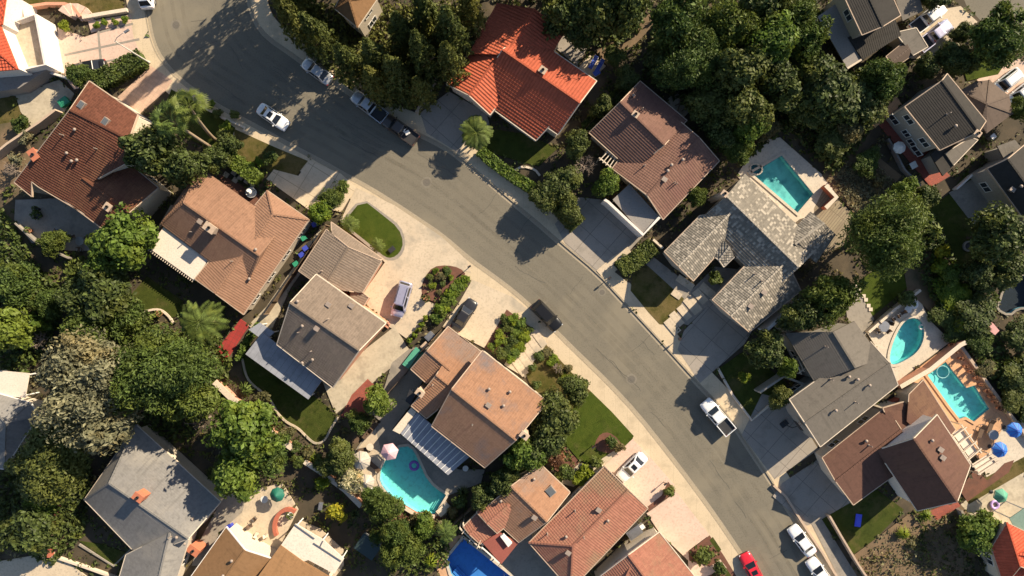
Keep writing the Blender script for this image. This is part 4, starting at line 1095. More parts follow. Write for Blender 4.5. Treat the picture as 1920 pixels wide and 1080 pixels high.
for i in range(22):
    t = (i + .5) / 22; a = W(279 + 86 * t, 465 + 61 * t, 2.86); d = (W(279, 465, 2.86) - W(307, 425, 2.86)).normalized(); m.bar(a - d * .3, a + d * .35, .1, .14)
m.build('rafter_tails', M_CREAMW, h.o)
h.wallbox('side_wall', '322,385 290,440 283,452', 1.9, .25, M_TAN)
h = House('house', 'two storey house with grey brown tile roof behind the oval lawn', 'house', (600, 580))
h.block('l612,430,3.1 r653,463,4.3 x716,489,3.1 b560,508,3.1 s606,541,4.3 c680,549,3.1|lrsb rxcs', R_GREYB, W_PINK, M_TAN)
h.block('a621,416,2.6 b719,486,2.6 c693,491,3.35 d622,441,3.35|abcd', R_GREYB, W_PINK, M_TAN, ins=.25)
h.block('a660,540,2.9 b680,548,2.8 c692,558,2.7 d683,573,2.7 e650,575,2.9|abcde', R_GREYB, W_PINK, M_TAN, ins=.3)
h.block('a593,514,5.3 b724,606,5.3 s674,657,7.2 r544,567,7.2 c519,646,4.6 d624,727,4.6|absr rsdc', R_GREYB, W_PINK, M_CREAMW)
h.vents('559,565,c 617,571,b 660,573,b 616,598 585,658 561,623 568,611,c 595,616,b 568,680,c 604,508 587,674,c')
h.slab('patio_cover', '492,623 604,713 578,749 460,664', 2.9, .15, M_SLAB_B)
h.slab('porch_roof', '466,618 487,605 515,623 496,640', 2.6, .12, M_SLAB_B)
h.wallbox('planter_wall', '686,572 730,608 728,615 682,582', .5, .2, W_PINK)
h = House('house', 'two storey house with orange brown roof and ribbed blue patio cover by the pink parasol', 'house', (880, 740))
h.block('a904,657,5.3 b1027,753,5.3 s968,825,7.2 r847,729,7.2 c809,799,4.65 d909,877,4.65|absr rsdc', R_ORBR_W, W_CREAM, M_TAN)
h.block('a840,612,3.1 b880,643,3.1 s845,695,4.3 r801,657,4.3 c770,692,3.2 d800,719,3.2|absr rsdc', R_ORBR, W_CREAM, M_TAN)
h.block('a862,629,3.1 b902,659,3.1 s860,736,4.7 r818,703,4.7 c771,761,3.2 d800,785,3.2|absr rsdc', R_ORBR, W_CREAM, M_TAN)
h.chimney(787, 737, 5.4); h.chimney(983, 817, 7.6); h.vents('812,721 917,729,c 956,734,c 916,759,b 886,796 944,760,c')
h.slab('patio_cover', '782,773 880,857 840,891 751,813', 2.8, .12, M_SLAB_B)
m = MB()
for i in range(11):
    t = (i + .6) / 11.3; a = W(782 + 98 * t, 773 + 84 * t, 2.86); b = W(751 + 89 * t, 813 + 78 * t, 2.86); m.bar(a, b, .1, .08)
m.build('battens', M_WHITE, h.o)
h.slab('side_canopy', '736,807 771,764 781,773 750,814', 2.7, .12, M_CREAMW)
h.slab('window_awning', '768,730 778,740 770,760 760,752', 2.4, .1, M_DARK)
h = House('house', 'house with plain orange roof front and red flat roof at the bottom blue pool', 'house', (960, 960))
h.block('a1013,870,3.1 b1069,923,3.1 s1026,978,4.9 r958,911,4.9 d973,1017,3.1 c905,956,3.1|absr rsdc', R_ORBR, W_CREAM, M_TAN)
h.block('n955,946,4.5 m913,982,4.5 a920,938,3.2 b893,960,3.2 c932,1000,3.2 d965,975,3.2|nmba nmcd', R_PINKT, W_CREAM, M_TAN)
h.block('n925,965,3.5 m880,1002,3.5 a900,956,2.7 b868,987,2.7 c900,1020,2.7 d928,1005,2.7|nmba nmcd', R_PINKT, W_CREAM, M_TAN)
h.slab('flat_roof', '905,1018 935,998 973,1017 940,1058', 3.0, .2, M_REDFLAT)
m = MB(); m.prism([W(938, 1006, 3.5), W(944, 1002, 3.5), W(960, 1019, 3.5), W(953, 1026, 3.5)], 3.0, 3.5); m.build('skylight', M_WHITE, h.o)
h.skylight(1032, 920, 1.1, 1.2, .7); h.vents('1002,969,b 939,938,c 1001,897,c'); MATS['skylight_panel']
m = MB(); m.bar(W(903, 1026, 2.95), W(937, 1056, 2.95), .14, .16); m.build('gutter', M_WHITE, h.o)
h.pergola((862, 990), (903, 1030), (906, 1022), (868, 983), 2.7, 3, M_CREAMW, .1)
h = House('house', 'house with salmon tile gable roof facing the pink driveway', 'house', (1100, 970))
h.block('a1133,874,3.1 e1178,918,4.9 b1215,953,3.1 c1070,1106,3.1 s1074,1023,4.9 d991,1017,3.1|aesd ebcs dsc', R_PINKT, W_CREAM, M_TAN)
h.vents('1078,957 1122,955,b 1139,975,c 1026,1000 1061,1005,c 1065,1035,b 1094,1006'); 
h = House('house', 'house with brown tile roof cut by the bottom edge below the pink driveways', 'house', (1230, 1050))
h.block('a1236,997,3.1 b1330,1115,3.1 c1270,1165,4.9 r1178,1040,4.9 d1205,1215,3.1 e1112,1090,3.1|abcr rcde', R_PINKT, W_CREAM, M_CREAMW)
h.block('r1193,1040,4.6 s1165,1100,4.6 a1156,1052,3.2 b1128,1105,3.2 c1215,1060,3.2 d1195,1120,3.2|rsba rsdc', R_PINKT, W_CREAM, M_TAN)
h = House('house', 'house with bright orange barrel tile roof partly in tree shadow', 'house', (980, 140))
h.block('r942,93,6.2 s1088,193,6.2 t1119,152,4.6 v985,60,4.6 w1046,253,3.9 x903,155,3.9|rstv rswx', R_ORANGE, W_CREAM, W_CREAM)
h.block('n948,103,5.7 m1002,16,5.7 a1038,95,4.5 b1058,62,4.5 c932,6,4.4 d880,100,4.4|nmba nmcd', R_ORANGE, W_CREAM, None)
h.block('g936,104,5.2 k879,179,5.2 l900,70,3.4 m837,158,3.4 r919,216,3.4 s965,156,3.4|gkml gkrs', R_ORANGE, W_CREAM, M_CREAMW)
h.block('p943,169,4.25 q1036,231,4.25 s1005,264,3.0 t928,208,3.0|pqst', R_ORANGE, W_CREAM, M_CREAMW)
h.chimney(1018, 131, 6.6, .9, .8, -.6)
h = House('house', 'house with pink brown tile roof and a flat grey garage with white parapet', 'house', (1225, 290))
h.block('a1163,191,5.3 b1246,272,5.3 c1200,152,3.2 e1288,226,3.2 f1104,249,3.2 h1185,322,3.2|abec abhf', R_PINKB, W_CREAM, M_TAN)
h.block('r1311,258,4.9 s1213,366,4.9 t1349,302,3.0 u1243,412,3.0 v1238,196,3.0 w1147,316,3.0|rsut rswv', R_PINKB, W_CREAM, M_TAN)
h.vents('1187,180,c 1204,205 1208,311 1251,321,c 1279,300,c 1245,337,b 1263,343 1267,345 1258,310,c'); h.chimney(1192, 214, 5.7, .8, .7)
h.slab('garage_roof', '1149,374 1206,440 1237,407 1180,345', 3.0, .2, M_GREYFLAT)
h.wallbox('parapet', '1133,374 1140,378 1206,440 1237,407', 3.3, .35, W_WHITE)
h.pergola((1124, 296), (1146, 314), (1156, 298), (1138, 282), 2.8, 4, M_CREAMW)
h = House('house', 'house with mottled grey tile roof beside the rectangular teal pool', 'house', (1400, 470))
h.block('r1362,367,5.3 s1497,500,5.3 a1396,326,3.2 b1535,462,3.2 c1312,412,3.2 d1445,546,3.2|rsba rsdc sbd', R_MOTTLE, W_BEIGE, None)
h.block('n1490,458,4.6 m1545,418,4.6 a1488,430,3.2 b1520,397,3.2 c1567,440,3.2 d1530,492,3.2|nmba nmcd', R_MOTTLE, W_BEIGE, None)
h.block('n1372,397,4.7 m1272,500,4.7 a1312,404,3.1 b1245,472,3.1 c1300,527,3.1 d1378,440,3.1|nmba nmcd', R_MOTTLE, W_BEIGE, M_TAN)
h.block('n1475,490,4.7 m1370,593,4.7 a1400,494,3.1 b1335,562,3.1 c1405,623,3.1 d1502,545,3.1|nmba nmcd', R_MOTTLE, W_BEIGE, M_TAN)
h.block('n1368,462,3.9 m1348,488,3.4 a1357,449,3.6 b1334,478,3.0 c1357,501,3.0 d1377,482,3.5|nmba nmcd', R_MOTTLE, W_BEIGE, M_CREAMW, wall=False)
h.chimney(1359, 363, 6.0, .8, .7); h.vents('1415,514 1428,527 1431,548,b 1406,574,b')
h = House('house', 'house with plain grey brown roof beside the teardrop pool', 'house', (1570, 700))
h.block('r1669,681,6.0 s1509,793,6.0 t1684,722,4.6 e1538,838,4.6 u1480,749,4.4 v1632,640,4.6|rset rsuv', R_GREYC, W_GREY, M_CREAMW)
h.block('n1562,622,6.0 m1604,690,6.0 a1472,624,4.2 b1528,718,4.2 c1652,672,4.6 d1602,602,4.8|nmba nmcd', R_GREYC, W_GREY, None)
h.vents('1557,711 1606,711,c 1628,722,c 1590,706,c 1565,769,c 1603,754 1547,650'); h.pergola((1497, 700), (1518, 683), (1506, 663), (1488, 677), 2.9, 4, M_CREAMW)
h.wallbox('courtyard_wall', '1438,620 1500,562', 3.0, .35, W_WHITE); h.wallbox('parapet', '1460,606 1478,623 1508,605', 2.6, .3, W_GREY)
h.wallbox('entry_wall', '1425,736 1470,706 1512,722', 2.2, .3, W_GREY)
h = House('house', 'red brown house with a dark two storey wing and cream pergolas at the blue parasols', 'house', (1700, 840))
h.block('r1566,902,4.6 s1690,805,4.6 a1541,858,3.2 b1662,762,3.2 c1600,947,3.2 d1720,860,3.2|rsba rsdc', R_REDB, W_CREAM, M_TAN)
h.block('a1704,739,3.6 b1731,712,3.0 c1792,806,3.0 d1757,845,4.0 e1700,790,4.0|abcde', R_REDB, W_CREAM, M_TAN)
h.block('a1655,765,3.4 b1695,753,3.4 c1722,775,3.4 d1712,812,3.9 e1675,812,3.9|abcde', R_REDB, W_CREAM, M_TAN)
h.block('r1713,822,7.8 s1795,941,7.8 b1757,777,6.3 c1820,872,6.3 a1644,844,4.5 d1720,958,4.5|rscb rsda', R_REDB, W_WHITE, M_CREAMW, win=False)
for x, y, q in ((1671, 826, 1.3), (1703, 804, .9)): h.wall_window(x, y, (1757, 777, 6.3), (1644, 844, 4.5), q)
h.vents('1745,825,c 1761,842,b 1765,857,b 1629,835 1622,826,c')
for a, b, c, d, n in (((1781, 811), (1820, 867), (1840, 849), (1802, 796), 4), ((1822, 869), (1838, 890), (1870, 869), (1853, 850), 3)):
    h.pergola(a, b, c, d, 2.8, n, M_CREAMW, .14)
h.slab('pergola_cover', '1824,870 1839,889 1869,868 1853,851', 2.75, .08, M_SLAB_W, False)
h.slab('pergola_cover', '1787,813 1819,860 1834,848 1803,802', 2.6, .06, M_SLAB_W, False)
h.wallbox('fire_wall', '1700,742 1660,764 1640,780', 1.2, .3, W_RED)
h = House('house', 'grey two storey house with flat lower roofs at the top right', 'house', (1650, 50))
h.block('a1616,66,5.6 b1689,29,5.6 c1650,-60,5.6 d1575,-22,5.6 r1655,50,6.0 s1612,-42,6.0|abr bcsr cds dars', R_DGREY, W_BEIGE, M_TAN)
h.block('a1673,-20,3.0 b1693,39,3.0 c1731,20,3.0 d1715,-35,3.0|abcd', R_GREYC, W_BEIGE, None)
h.block('a1678,61,3.0 b1712,104,3.0 c1740,88,3.0 d1718,52,3.0|abcd', R_GREYC, W_BEIGE, M_CREAMW)
h.block('a1590,70,2.9 b1676,30,3.4 c1690,66,3.4 d1618,112,3.0|abcd', R_DGREY, W_BEIGE, None)
h.block('a1661,106,2.7 b1698,76,2.7 c1712,103,2.7 d1676,128,2.7 r1670,118,3.3 s1705,90,3.3|absr srdc', R_DBRN, W_BEIGE, M_TAN)
h.slab('patio_cover', '1533,31 1567,7 1617,110 1588,127', 2.8, .14, M_GREYFLAT); h.vents('1670,79,c 1660,94,b')
h.wallbox('end_beam', '1589,128 1618,110', 2.95, .25, M_CREAMW)
h = House('house', 'large dark grey two storey house with brown garage roof at the right', 'house', (1765, 225))
h.block('a1766,151,6.6 b1836,247,6.6 c1762,282,5.5 d1696,200,5.5 e1776,138,6.0 f1849,227,6.0|abcd abfe', R_DGREY, W_GREY, M_TAN, win=False)
h.block('a1800,170,3.4 b1829,153,3.2 c1855,150,3.0 d1892,180,3.0 e1899,213,3.0 f1850,250,3.2 g1838,232,3.6 r1850,195,4.4|abr bcr cdr der efr fgr gar', R_DBRN, W_GREY, None)
h.block('a1772,287,3.2 b1819,258,3.2 c1834,262,3.2 d1788,310,3.2|abcd', R_GREYC, W_GREY, M_CREAMW)
h.block('a1745,290,3.0 b1775,262,3.0 c1800,300,3.0 d1768,330,3.0|abcd', R_DGREY, W_GREY, None)
h.vents('1775,214 1789,237,c'); h.chimney(1834, 250, 6.9, .8, .7)
for x, y, q in ((1704, 224, 1.5), (1733, 267, 1.5), (1676, 224, 1.6), (1699, 250, 1.1), (1709, 267, 1.1), (1719, 283, 1.6)): h.wall_window(x, y, (1696, 200, 5.5), (1762, 282, 5.5), q)
h = House('house', 'dark green grey house roof with pale gable slope at the right edge', 'house', (1895, 330))
h.block('r1889,298,5.8 s1975,415,5.8 a1851,316,4.4 b1935,432,4.4 c1925,268,4.4 d2010,385,4.4|rsba rsdc', R_DGREY, W_GREY, M_TAN)
h.block('a1870,274,3.4 b1903,262,3.4 c1935,300,3.4 d1890,312,3.4|abcd', R_GREYC, W_GREY, None); h.vents('1911,350,c 1895,356,b')
h = House('house', 'grey shingle house with orange brick chimney at the lower left', 'house', (290, 920))
h.block('r205,906,5.4 s354,1010,5.4 a256,796,3.0 b414,941,3.0 c158,937,3.0 d262,1045,3.0|rsba rac rsdc', R_GREYT, W_CREAM, W_CREAM)
h.block('n318,999,5.2 m292,1110,5.2 a236,1040,3.0 b212,1120,3.0 c322,1115,3.0 d354,1013,3.2|nmba nmcd', R_GREYT, W_CREAM, W_CREAM)
h.chimney(258, 933, 6.6, 1.3, .9, -.6, M_BRICK); h.chimney(362, 1033, 2.4, 1.6, 1.0, -.6, M_BRICK); h.vents('322,1005 333,1006,c 348,1018,c 363,972,c')
h = House('house', 'house with light brown shingle roof and white patio cover at the bottom edge', 'house', (490, 1060))
h.block('a424,988,3.1 b459,1031,4.8 c518,1050,3.1 d450,1150,3.1 e395,1120,4.8 f355,1085,3.1|abef bcde', R_BROWNC, W_CREAM, W_WHITE)
h.block('a526,1022,3.0 b569,1053,3.0 c625,1086,3.0 d570,1170,4.8 e470,1100,4.8|abcde', R_BROWNC, W_CREAM, None)
h.slab('patio_cover', '527,1022 554,982 606,1012 645,1048 627,1076 578,1050 569,1053', 2.9, .14, M_SLAB_W); h.vents('436,1050,c 420,1078,c')
m = MB()
for a, b in (((552, 983), (590, 1010)), ((588, 1018), (640, 1052)), ((600, 1026), (606, 1014))): m.bar(W(*a, 3.0), W(*b, 3.0), .1, .1)
m.build('beam', M_METAL, h.o)
h = House('house', 'grey roofed house cut by the left edge beside the grey brown tree', 'house', (20, 780))
h.block('r10,793,5.0 a57,755,3.0 b-40,728,3.0 c72,780,3.0 d8,880,3.0 e-60,870,3.0|rba rac rcd rde reb', R_GREYT, W_CREAM, W_WHITE)
h.slab('patio_cover', '-10,694 55,700 47,746 -10,740', 2.8, .14, M_SLAB_W)
h = House('house', 'light brown roof corner with cream wall among the conifers at the top edge', 'house', (670, 10))
h.block('a627,16,5.2 b671,52,5.2 c712,-8,5.2 d660,-50,5.2 r655,0,6.2|abr bcr cdr dar', R_BROWNC, W_CREAM, W_CREAM)
h = House('house', 'white house with bright red tile roof and walled terrace at the upper left edge', 'house', (50, 90))
h.block('a-45,136,5.6 b34,130,5.6 c-2,40,5.6 d-40,-40,5.6 e-70,40,6.6|abe bce cde', R_RED, W_WHITE, None, win=False)
h.block('a-30,-30,5.8 b14,-25,5.8 c4,45,5.8 d-20,60,6.0|abcd', R_RED, W_WHITE, None, win=False)
h.slab('terrace_floor', '12,36 66,28 86,124 30,130', 2.6, .25, M_FLAG, False)
h.wallbox('terrace_wall', '30,38 66,27 84,121 44,129', 3.6, .3, W_WHITE); h.wallbox('house_wall', '66,27 84,121', 3.4, .4, W_WHITE)
m = MB(); m.prism([W(*q) for q in ((68, 30), (110, 72), (120, 135), (84, 122))], 0, 2.5); m.build('garage', W_WHITE, h.o)
m = MB(); m.prism([W(*q) for q in ((0, 152), (70, 122), (112, 140), (60, 175), (0, 185))], 0, 2.3); m.build('lower_terrace', M_GREYFLAT, h.o)
h = House('house', 'bright red barrel tile roof at the lower right corner', 'house', (1895, 1030))
h.block('r1887,979,4.8 s1913,1062,4.8 a1858,1026,3.2 b1882,1100,3.2 c1930,1000,3.4 d1960,1080,3.4|rsba rsdc', R_RED, W_CREAM, M_TAN)
h.block('n1905,1040,4.9 m1990,1010,4.9 a1878,1056,3.3 b1930,1130,3.3 c2000,1120,3.3|nmcba', R_RED, W_CREAM, None)
h.slab('awning', '1893,972 1925,950 1940,1010 1918,1020', 3.6, .1, flat('green_cover', (.16, .24, .2), .7))
for h in HOUSES: h.finish()
# ------------------------------------------------------------------ trees: kind, x, y, radius, height, label[, leaf material]
LM = LEAFMATS
T = tree
# conifers along the street at the top
for x, y, r, h, l in (
 (548, 32, 42, 14, 'olive conifer nearest the curved corner of the street at the top'), (592, 62, 38, 12, 'olive conifer above the silver sedan, left of the cream house corner'),
 (652, 114, 38, 11, 'olive brown conifer just below the cream house corner'), (553, -6, 38, 13, 'conifer cut by the top edge left of the brown roof corner'),
 (706, 112, 44, 13, 'tall brownish conifer just right of the cream house corner'), (756, 66, 44, 13, 'dense conifer right of the brown roof corner at the top'),
 (704, 154, 38, 11, 'green conifer overhanging the half hidden silver pickup'), (742, 140, 46, 12.5, 'dark conifer in the middle of the street side conifers'),
 (800, 30, 44, 15, 'conifer near the top edge above the orange roof house driveway'), (845, 62, 46, 15, 'green conifer left of the peak of the orange roof'),
 (792, 104, 44, 15, 'conifer between the orange roof and the street conifers'), (842, 116, 40, 13, 'conifer touching the left eave of the orange roof'),
 (788, 168, 34, 9, 'conifer at the curb above the dark pickup with boxes'), (880, 20, 36, 14, 'conifer behind the peak of the orange roof at the top')):
    T('pine', x, y, r, h, l, group='conifers along the upper street')
for x, y, r, h in ((520, -75, 34, 17), (585, -112, 38, 19), (640, -118, 38, 19), (690, -128, 34, 19), (545, -150, 40, 20), (470, -130, 34, 17)): T('pine', x, y, r, h, 'conifer standing beyond the top edge shading the street', group='conifers beyond the top edge')
# thicket at the top centre
for x, y, r, h, l, k in (
 (1068, 22, 44, 10, 'dark tree over the top right corner of the orange roof', 'oak'), (1118, 18, 44, 11, 'dark green tree at the top edge left of the dry grass strip', 'oak'), (1175, 12, 40, 12, 'dark tree at the top edge above the dry grass strip', 'oak'), (1092, 62, 30, 7, 'low dark tree between the grey patio and the dry grass strip', 'oak'),
 (1272, 40, 52, 10, 'broad green tree right of the dry grass strip near the top edge', 'feather'), (1300, 112, 60, 9, 'broad green tree filling the middle of the top thicket', 'feather'), (1368, 52, 46, 10, 'leafy tree at the top of the thicket left of the slope bushes', 'feather'),
 (1385, 130, 50, 10, 'dark green tree right of the broad middle thicket tree', 'oak'), (1440, 80, 46, 10, 'tall green tree in the thicket below the top edge', 'round'), (1430, 15, 44, 10, 'green tree cut by the top edge in the thicket', 'oak'),
 (1330, 190, 40, 6.5, 'dark tree below the broad thicket tree, above the debris patio', 'oak'), (1395, 205, 40, 9, 'dark tree between the thicket and the lime tree by the pool', 'oak'), (1255, 130, 40, 5.5, 'dark tree between the dry grass strip and the brown roof', 'oak'),
 (1480, 20, 44, 9, 'green tree beside the grey flat cover at the top', 'feather'), (1508, 80, 40, 8, 'olive tree left of the grey flat cover, upper', 'feather'), (1460, 160, 40, 8, 'dark tree right of the thicket above the pool', 'oak'),
 (1405, 240, 30, 7, 'lime green tree above the rectangular pool', 'round'), (1382, 282, 26, 5, 'light green shrub tree left of the rectangular pool', 'feather'), (1350, 250, 28, 6, 'dark tree at the right tip of the pink brown roof', 'oak'),
 (1545, 165, 52, 8, 'large dark tree left of the pale spiky plant', 'oak'), (1600, 195, 46, 6, 'dark tree below the pale spiky plant', 'oak'), (1655, 150, 36, 8, 'olive tree between the grey roofs at the upper right', 'feather'),
 (1562, 258, 36, 2.8, 'large grey green tree above the dry slope', 'oak'), (1626, 306, 24, 2.4, 'olive bushy tree on the dry slope', 'feather'), (1505, 200, 36, 4.5, 'dark tree beside the pool and the thicket', 'oak'),
 (1660, 440, 72, 12, 'biggest round green tree right of the wooden slope path', 'feather'), (1555, 560, 46, 9, 'round tree hiding the top of the plain grey brown roof', 'feather'), (1500, 590, 34, 8, 'dark tree in shade beside the mottled roof and the white courtyard wall', 'oak'),
 (1435, 655, 34, 7, 'dark shady tree above the shaded lawn at the right', 'oak'), (1476, 688, 18, 5, 'small light green tree beside the white pergola rafters', 'round'), (1463, 745, 20, 4, 'small dark tree inside the low entry walls', 'oak'),
 (1870, 70, 52, 9, 'large bright green tree at the top right corner', 'feather'), (1802, 62, 17, 3, 'round dark shrub by the top right driveway', 'oak'), (1752, -8, 26, 5, 'dark tree at the top edge beside the white pickup', 'oak'),
 (1784, 106, 26, 5, 'dark tree between the top right driveway and the bright lawn', 'oak'), (1736, 126, 20, 4, 'dark shrub tree above the dark two storey roof', 'oak'), (1800, 120, 24, 5, 'dark shrub left of the bright lawn', 'oak'),
 (1870, 440, 48, 9, 'large dark tree on the shaded right hand lawn', 'oak'), (1835, 515, 30, 4, 'dark tree at the lower end of the shaded lawn', 'oak'), (1890, 505, 32, 5, 'dark tree between the shaded lawn and the pond', 'oak'),
 (1830, 590, 36, 3, 'dark green tree left of the garden pond', 'oak'), (1908, 630, 28, 2.5, 'dark tree below the pink pond awning', 'oak'), (1925, 705, 34, 2.6, 'dark tree at the right edge above the blue parasols', 'oak'), (1900, 748, 24, 2, 'low dark tree right of the planters of the stepped pool', 'oak'), (1838, 640, 22, 2, 'small tree left of the pink pond awning', 'feather'),
 (1695, 355, 22, 4, 'light green shrub tree at the tip of the red patio', 'round'), (1735, 372, 22, 4, 'dark shrub tree below the red patio', 'oak'), (1910, 205, 22, 4, 'olive tree at the right edge below the white cars', 'feather'), (1938, 765, 30, 1.8, 'dark tree at the right edge over the blue parasol', 'oak'),
 (290, 282, 48, 11, 'dark green tree shading the red brown roof beside the palms', 'oak'), (338, 312, 42, 9, 'dark tree between the two brown roofs at the left', 'oak'), (262, 262, 26, 6, 'green tree at the corner of the red brown roof', 'feather'),
 (405, 300, 26, 5, 'dark round tree at the foot of the palms', 'oak'), (428, 268, 20, 4, 'small dark tree on the lawn edge beside the palm trunks', 'oak'), (148, 140, 22, 3.5, 'small olive tree over the black car', 'feather'),
 (233, 452, 54, 9, 'bright green clumpy tree left of the white patio cover', 'round'), (200, 492, 34, 8, 'bright green tree just below the clumpy tree', 'round'),
 (198, 545, 50, 8, 'dark tree below the bright green clumpy tree', 'oak'), (150, 560, 34, 7, 'dark tree left of the small curved lawn', 'oak'), (236, 590, 40, 6, 'feathery green tree at the edge of the small curved lawn', 'feather'), (168, 610, 40, 7, 'feathery tree above the grey brown tree', 'feather'),
 (22, 535, 42, 7, 'yellowish olive tree at the left edge', 'feather'), (15, 620, 40, 8, 'dark round tree at the left edge below the olive one', 'round'), (92, 570, 26, 5, 'small green tree right of the olive tree at the left edge', 'feather'), (76, 604, 16, 4, 'little light green tree near the bare branches', 'round'), (100, 455, 22, 4, 'reddish green tree beside the shaded patio', 'feather'),
 (165, 715, 88, 16, 'big grey brown tree at the lower left', 'dry'), (205, 790, 50, 13, 'grey brown tree lobe above the grey roof', 'dry'), (302, 694, 76, 14, 'big feathery green tree right of the grey brown tree', 'feather'), (355, 740, 50, 10, 'feathery green tree above the grey shingle roof', 'feather'),
 (100, 862, 70, 10, 'dark green tree left of the grey shingle roof', 'oak'), (62, 990, 48, 8, 'dark tree at the bottom left over the driveway', 'oak'), (90, 925, 34, 7, 'green tree below the dark lower left tree', 'round'),
 (462, 806, 56, 10.5, 'bright green tree right of the grey shingle roof', 'round'), (448, 880, 48, 9, 'bright green tree at the right tip of the grey shingle roof', 'round'), (505, 850, 38, 7, 'leafy green tree beside the pink garden wall', 'feather'), (709, 752, 26, 5, 'round green tree beside the brick deck', 'round'), (674, 790, 20, 4, 'round green tree in the terracotta planter', 'feather'), (640, 855, 26, 5, 'dark green tree behind the grey parasols', 'oak'), (622, 872, 24, 4, 'dark bush tree along the pink wall', 'oak'),
 (722, 950, 28, 6, 'feathery tree below the slanted pool, left', 'feather'), (700, 935, 22, 5, 'small feathery tree beside the green pool mat', 'feather'), (742, 1000, 26, 6, 'feathery tree between the spa tub and the pool', 'feather'), (768, 1030, 26, 6, 'feathery tree lowest below the slanted pool', 'feather'), (796, 985, 22, 4, 'round green shrub tree below the point of the pool', 'round'), (735, 1035, 24, 6, 'feathery tree right above the spa tub', 'feather'),
 (985, 850, 34, 7, 'leafy tree between the orange brown roofs, left', 'round'), (1018, 828, 36, 7, 'leafy tree beside the second tan chimney', 'oak'), (1040, 780, 44, 7, 'broad leafy tree at the right tip of the orange brown roof', 'oak'), (1078, 728, 26, 5, 'round green tree at the edge of the front lawn', 'oak'), (945, 900, 26, 6, 'dark tree behind the plain orange roof', 'oak'), (905, 930, 24, 5, 'green tree between the slanted pool and the tile roofs', 'oak'),
 (1137, 345, 24, 5, 'lime green tree at the grey garage corner', 'round'), (1050, 345, 32, 4.5, 'dark tree left of the bare tree', 'oak'), (1020, 370, 26, 4, 'dark tree above the shaded sidewalk', 'oak'), (1068, 395, 24, 5, 'dark tree beside the shaded grey driveway', 'oak'), (1082, 270, 24, 5, 'dark tree at the left corner of the pink brown roof', 'oak'), (1175, 148, 24, 3.5, 'dark tree behind the pink brown roof', 'oak'), (1130, 200, 20, 4, 'dark tree between the orange and the pink brown roofs', 'oak'),
 (1307, 368, 18, 4, 'green shrub tree between the pink brown and mottled roofs', 'feather')):
    T(k, x, y, r, h, l)
for x, y, r, h in ((1000, -60, 42, 14), (1075, -60, 44, 11), (950, -50, 40, 13)): T('oak', x, y, r, h, 'tree standing beyond the top edge behind the orange roof house', group='trees beyond the top edge behind the orange roof')
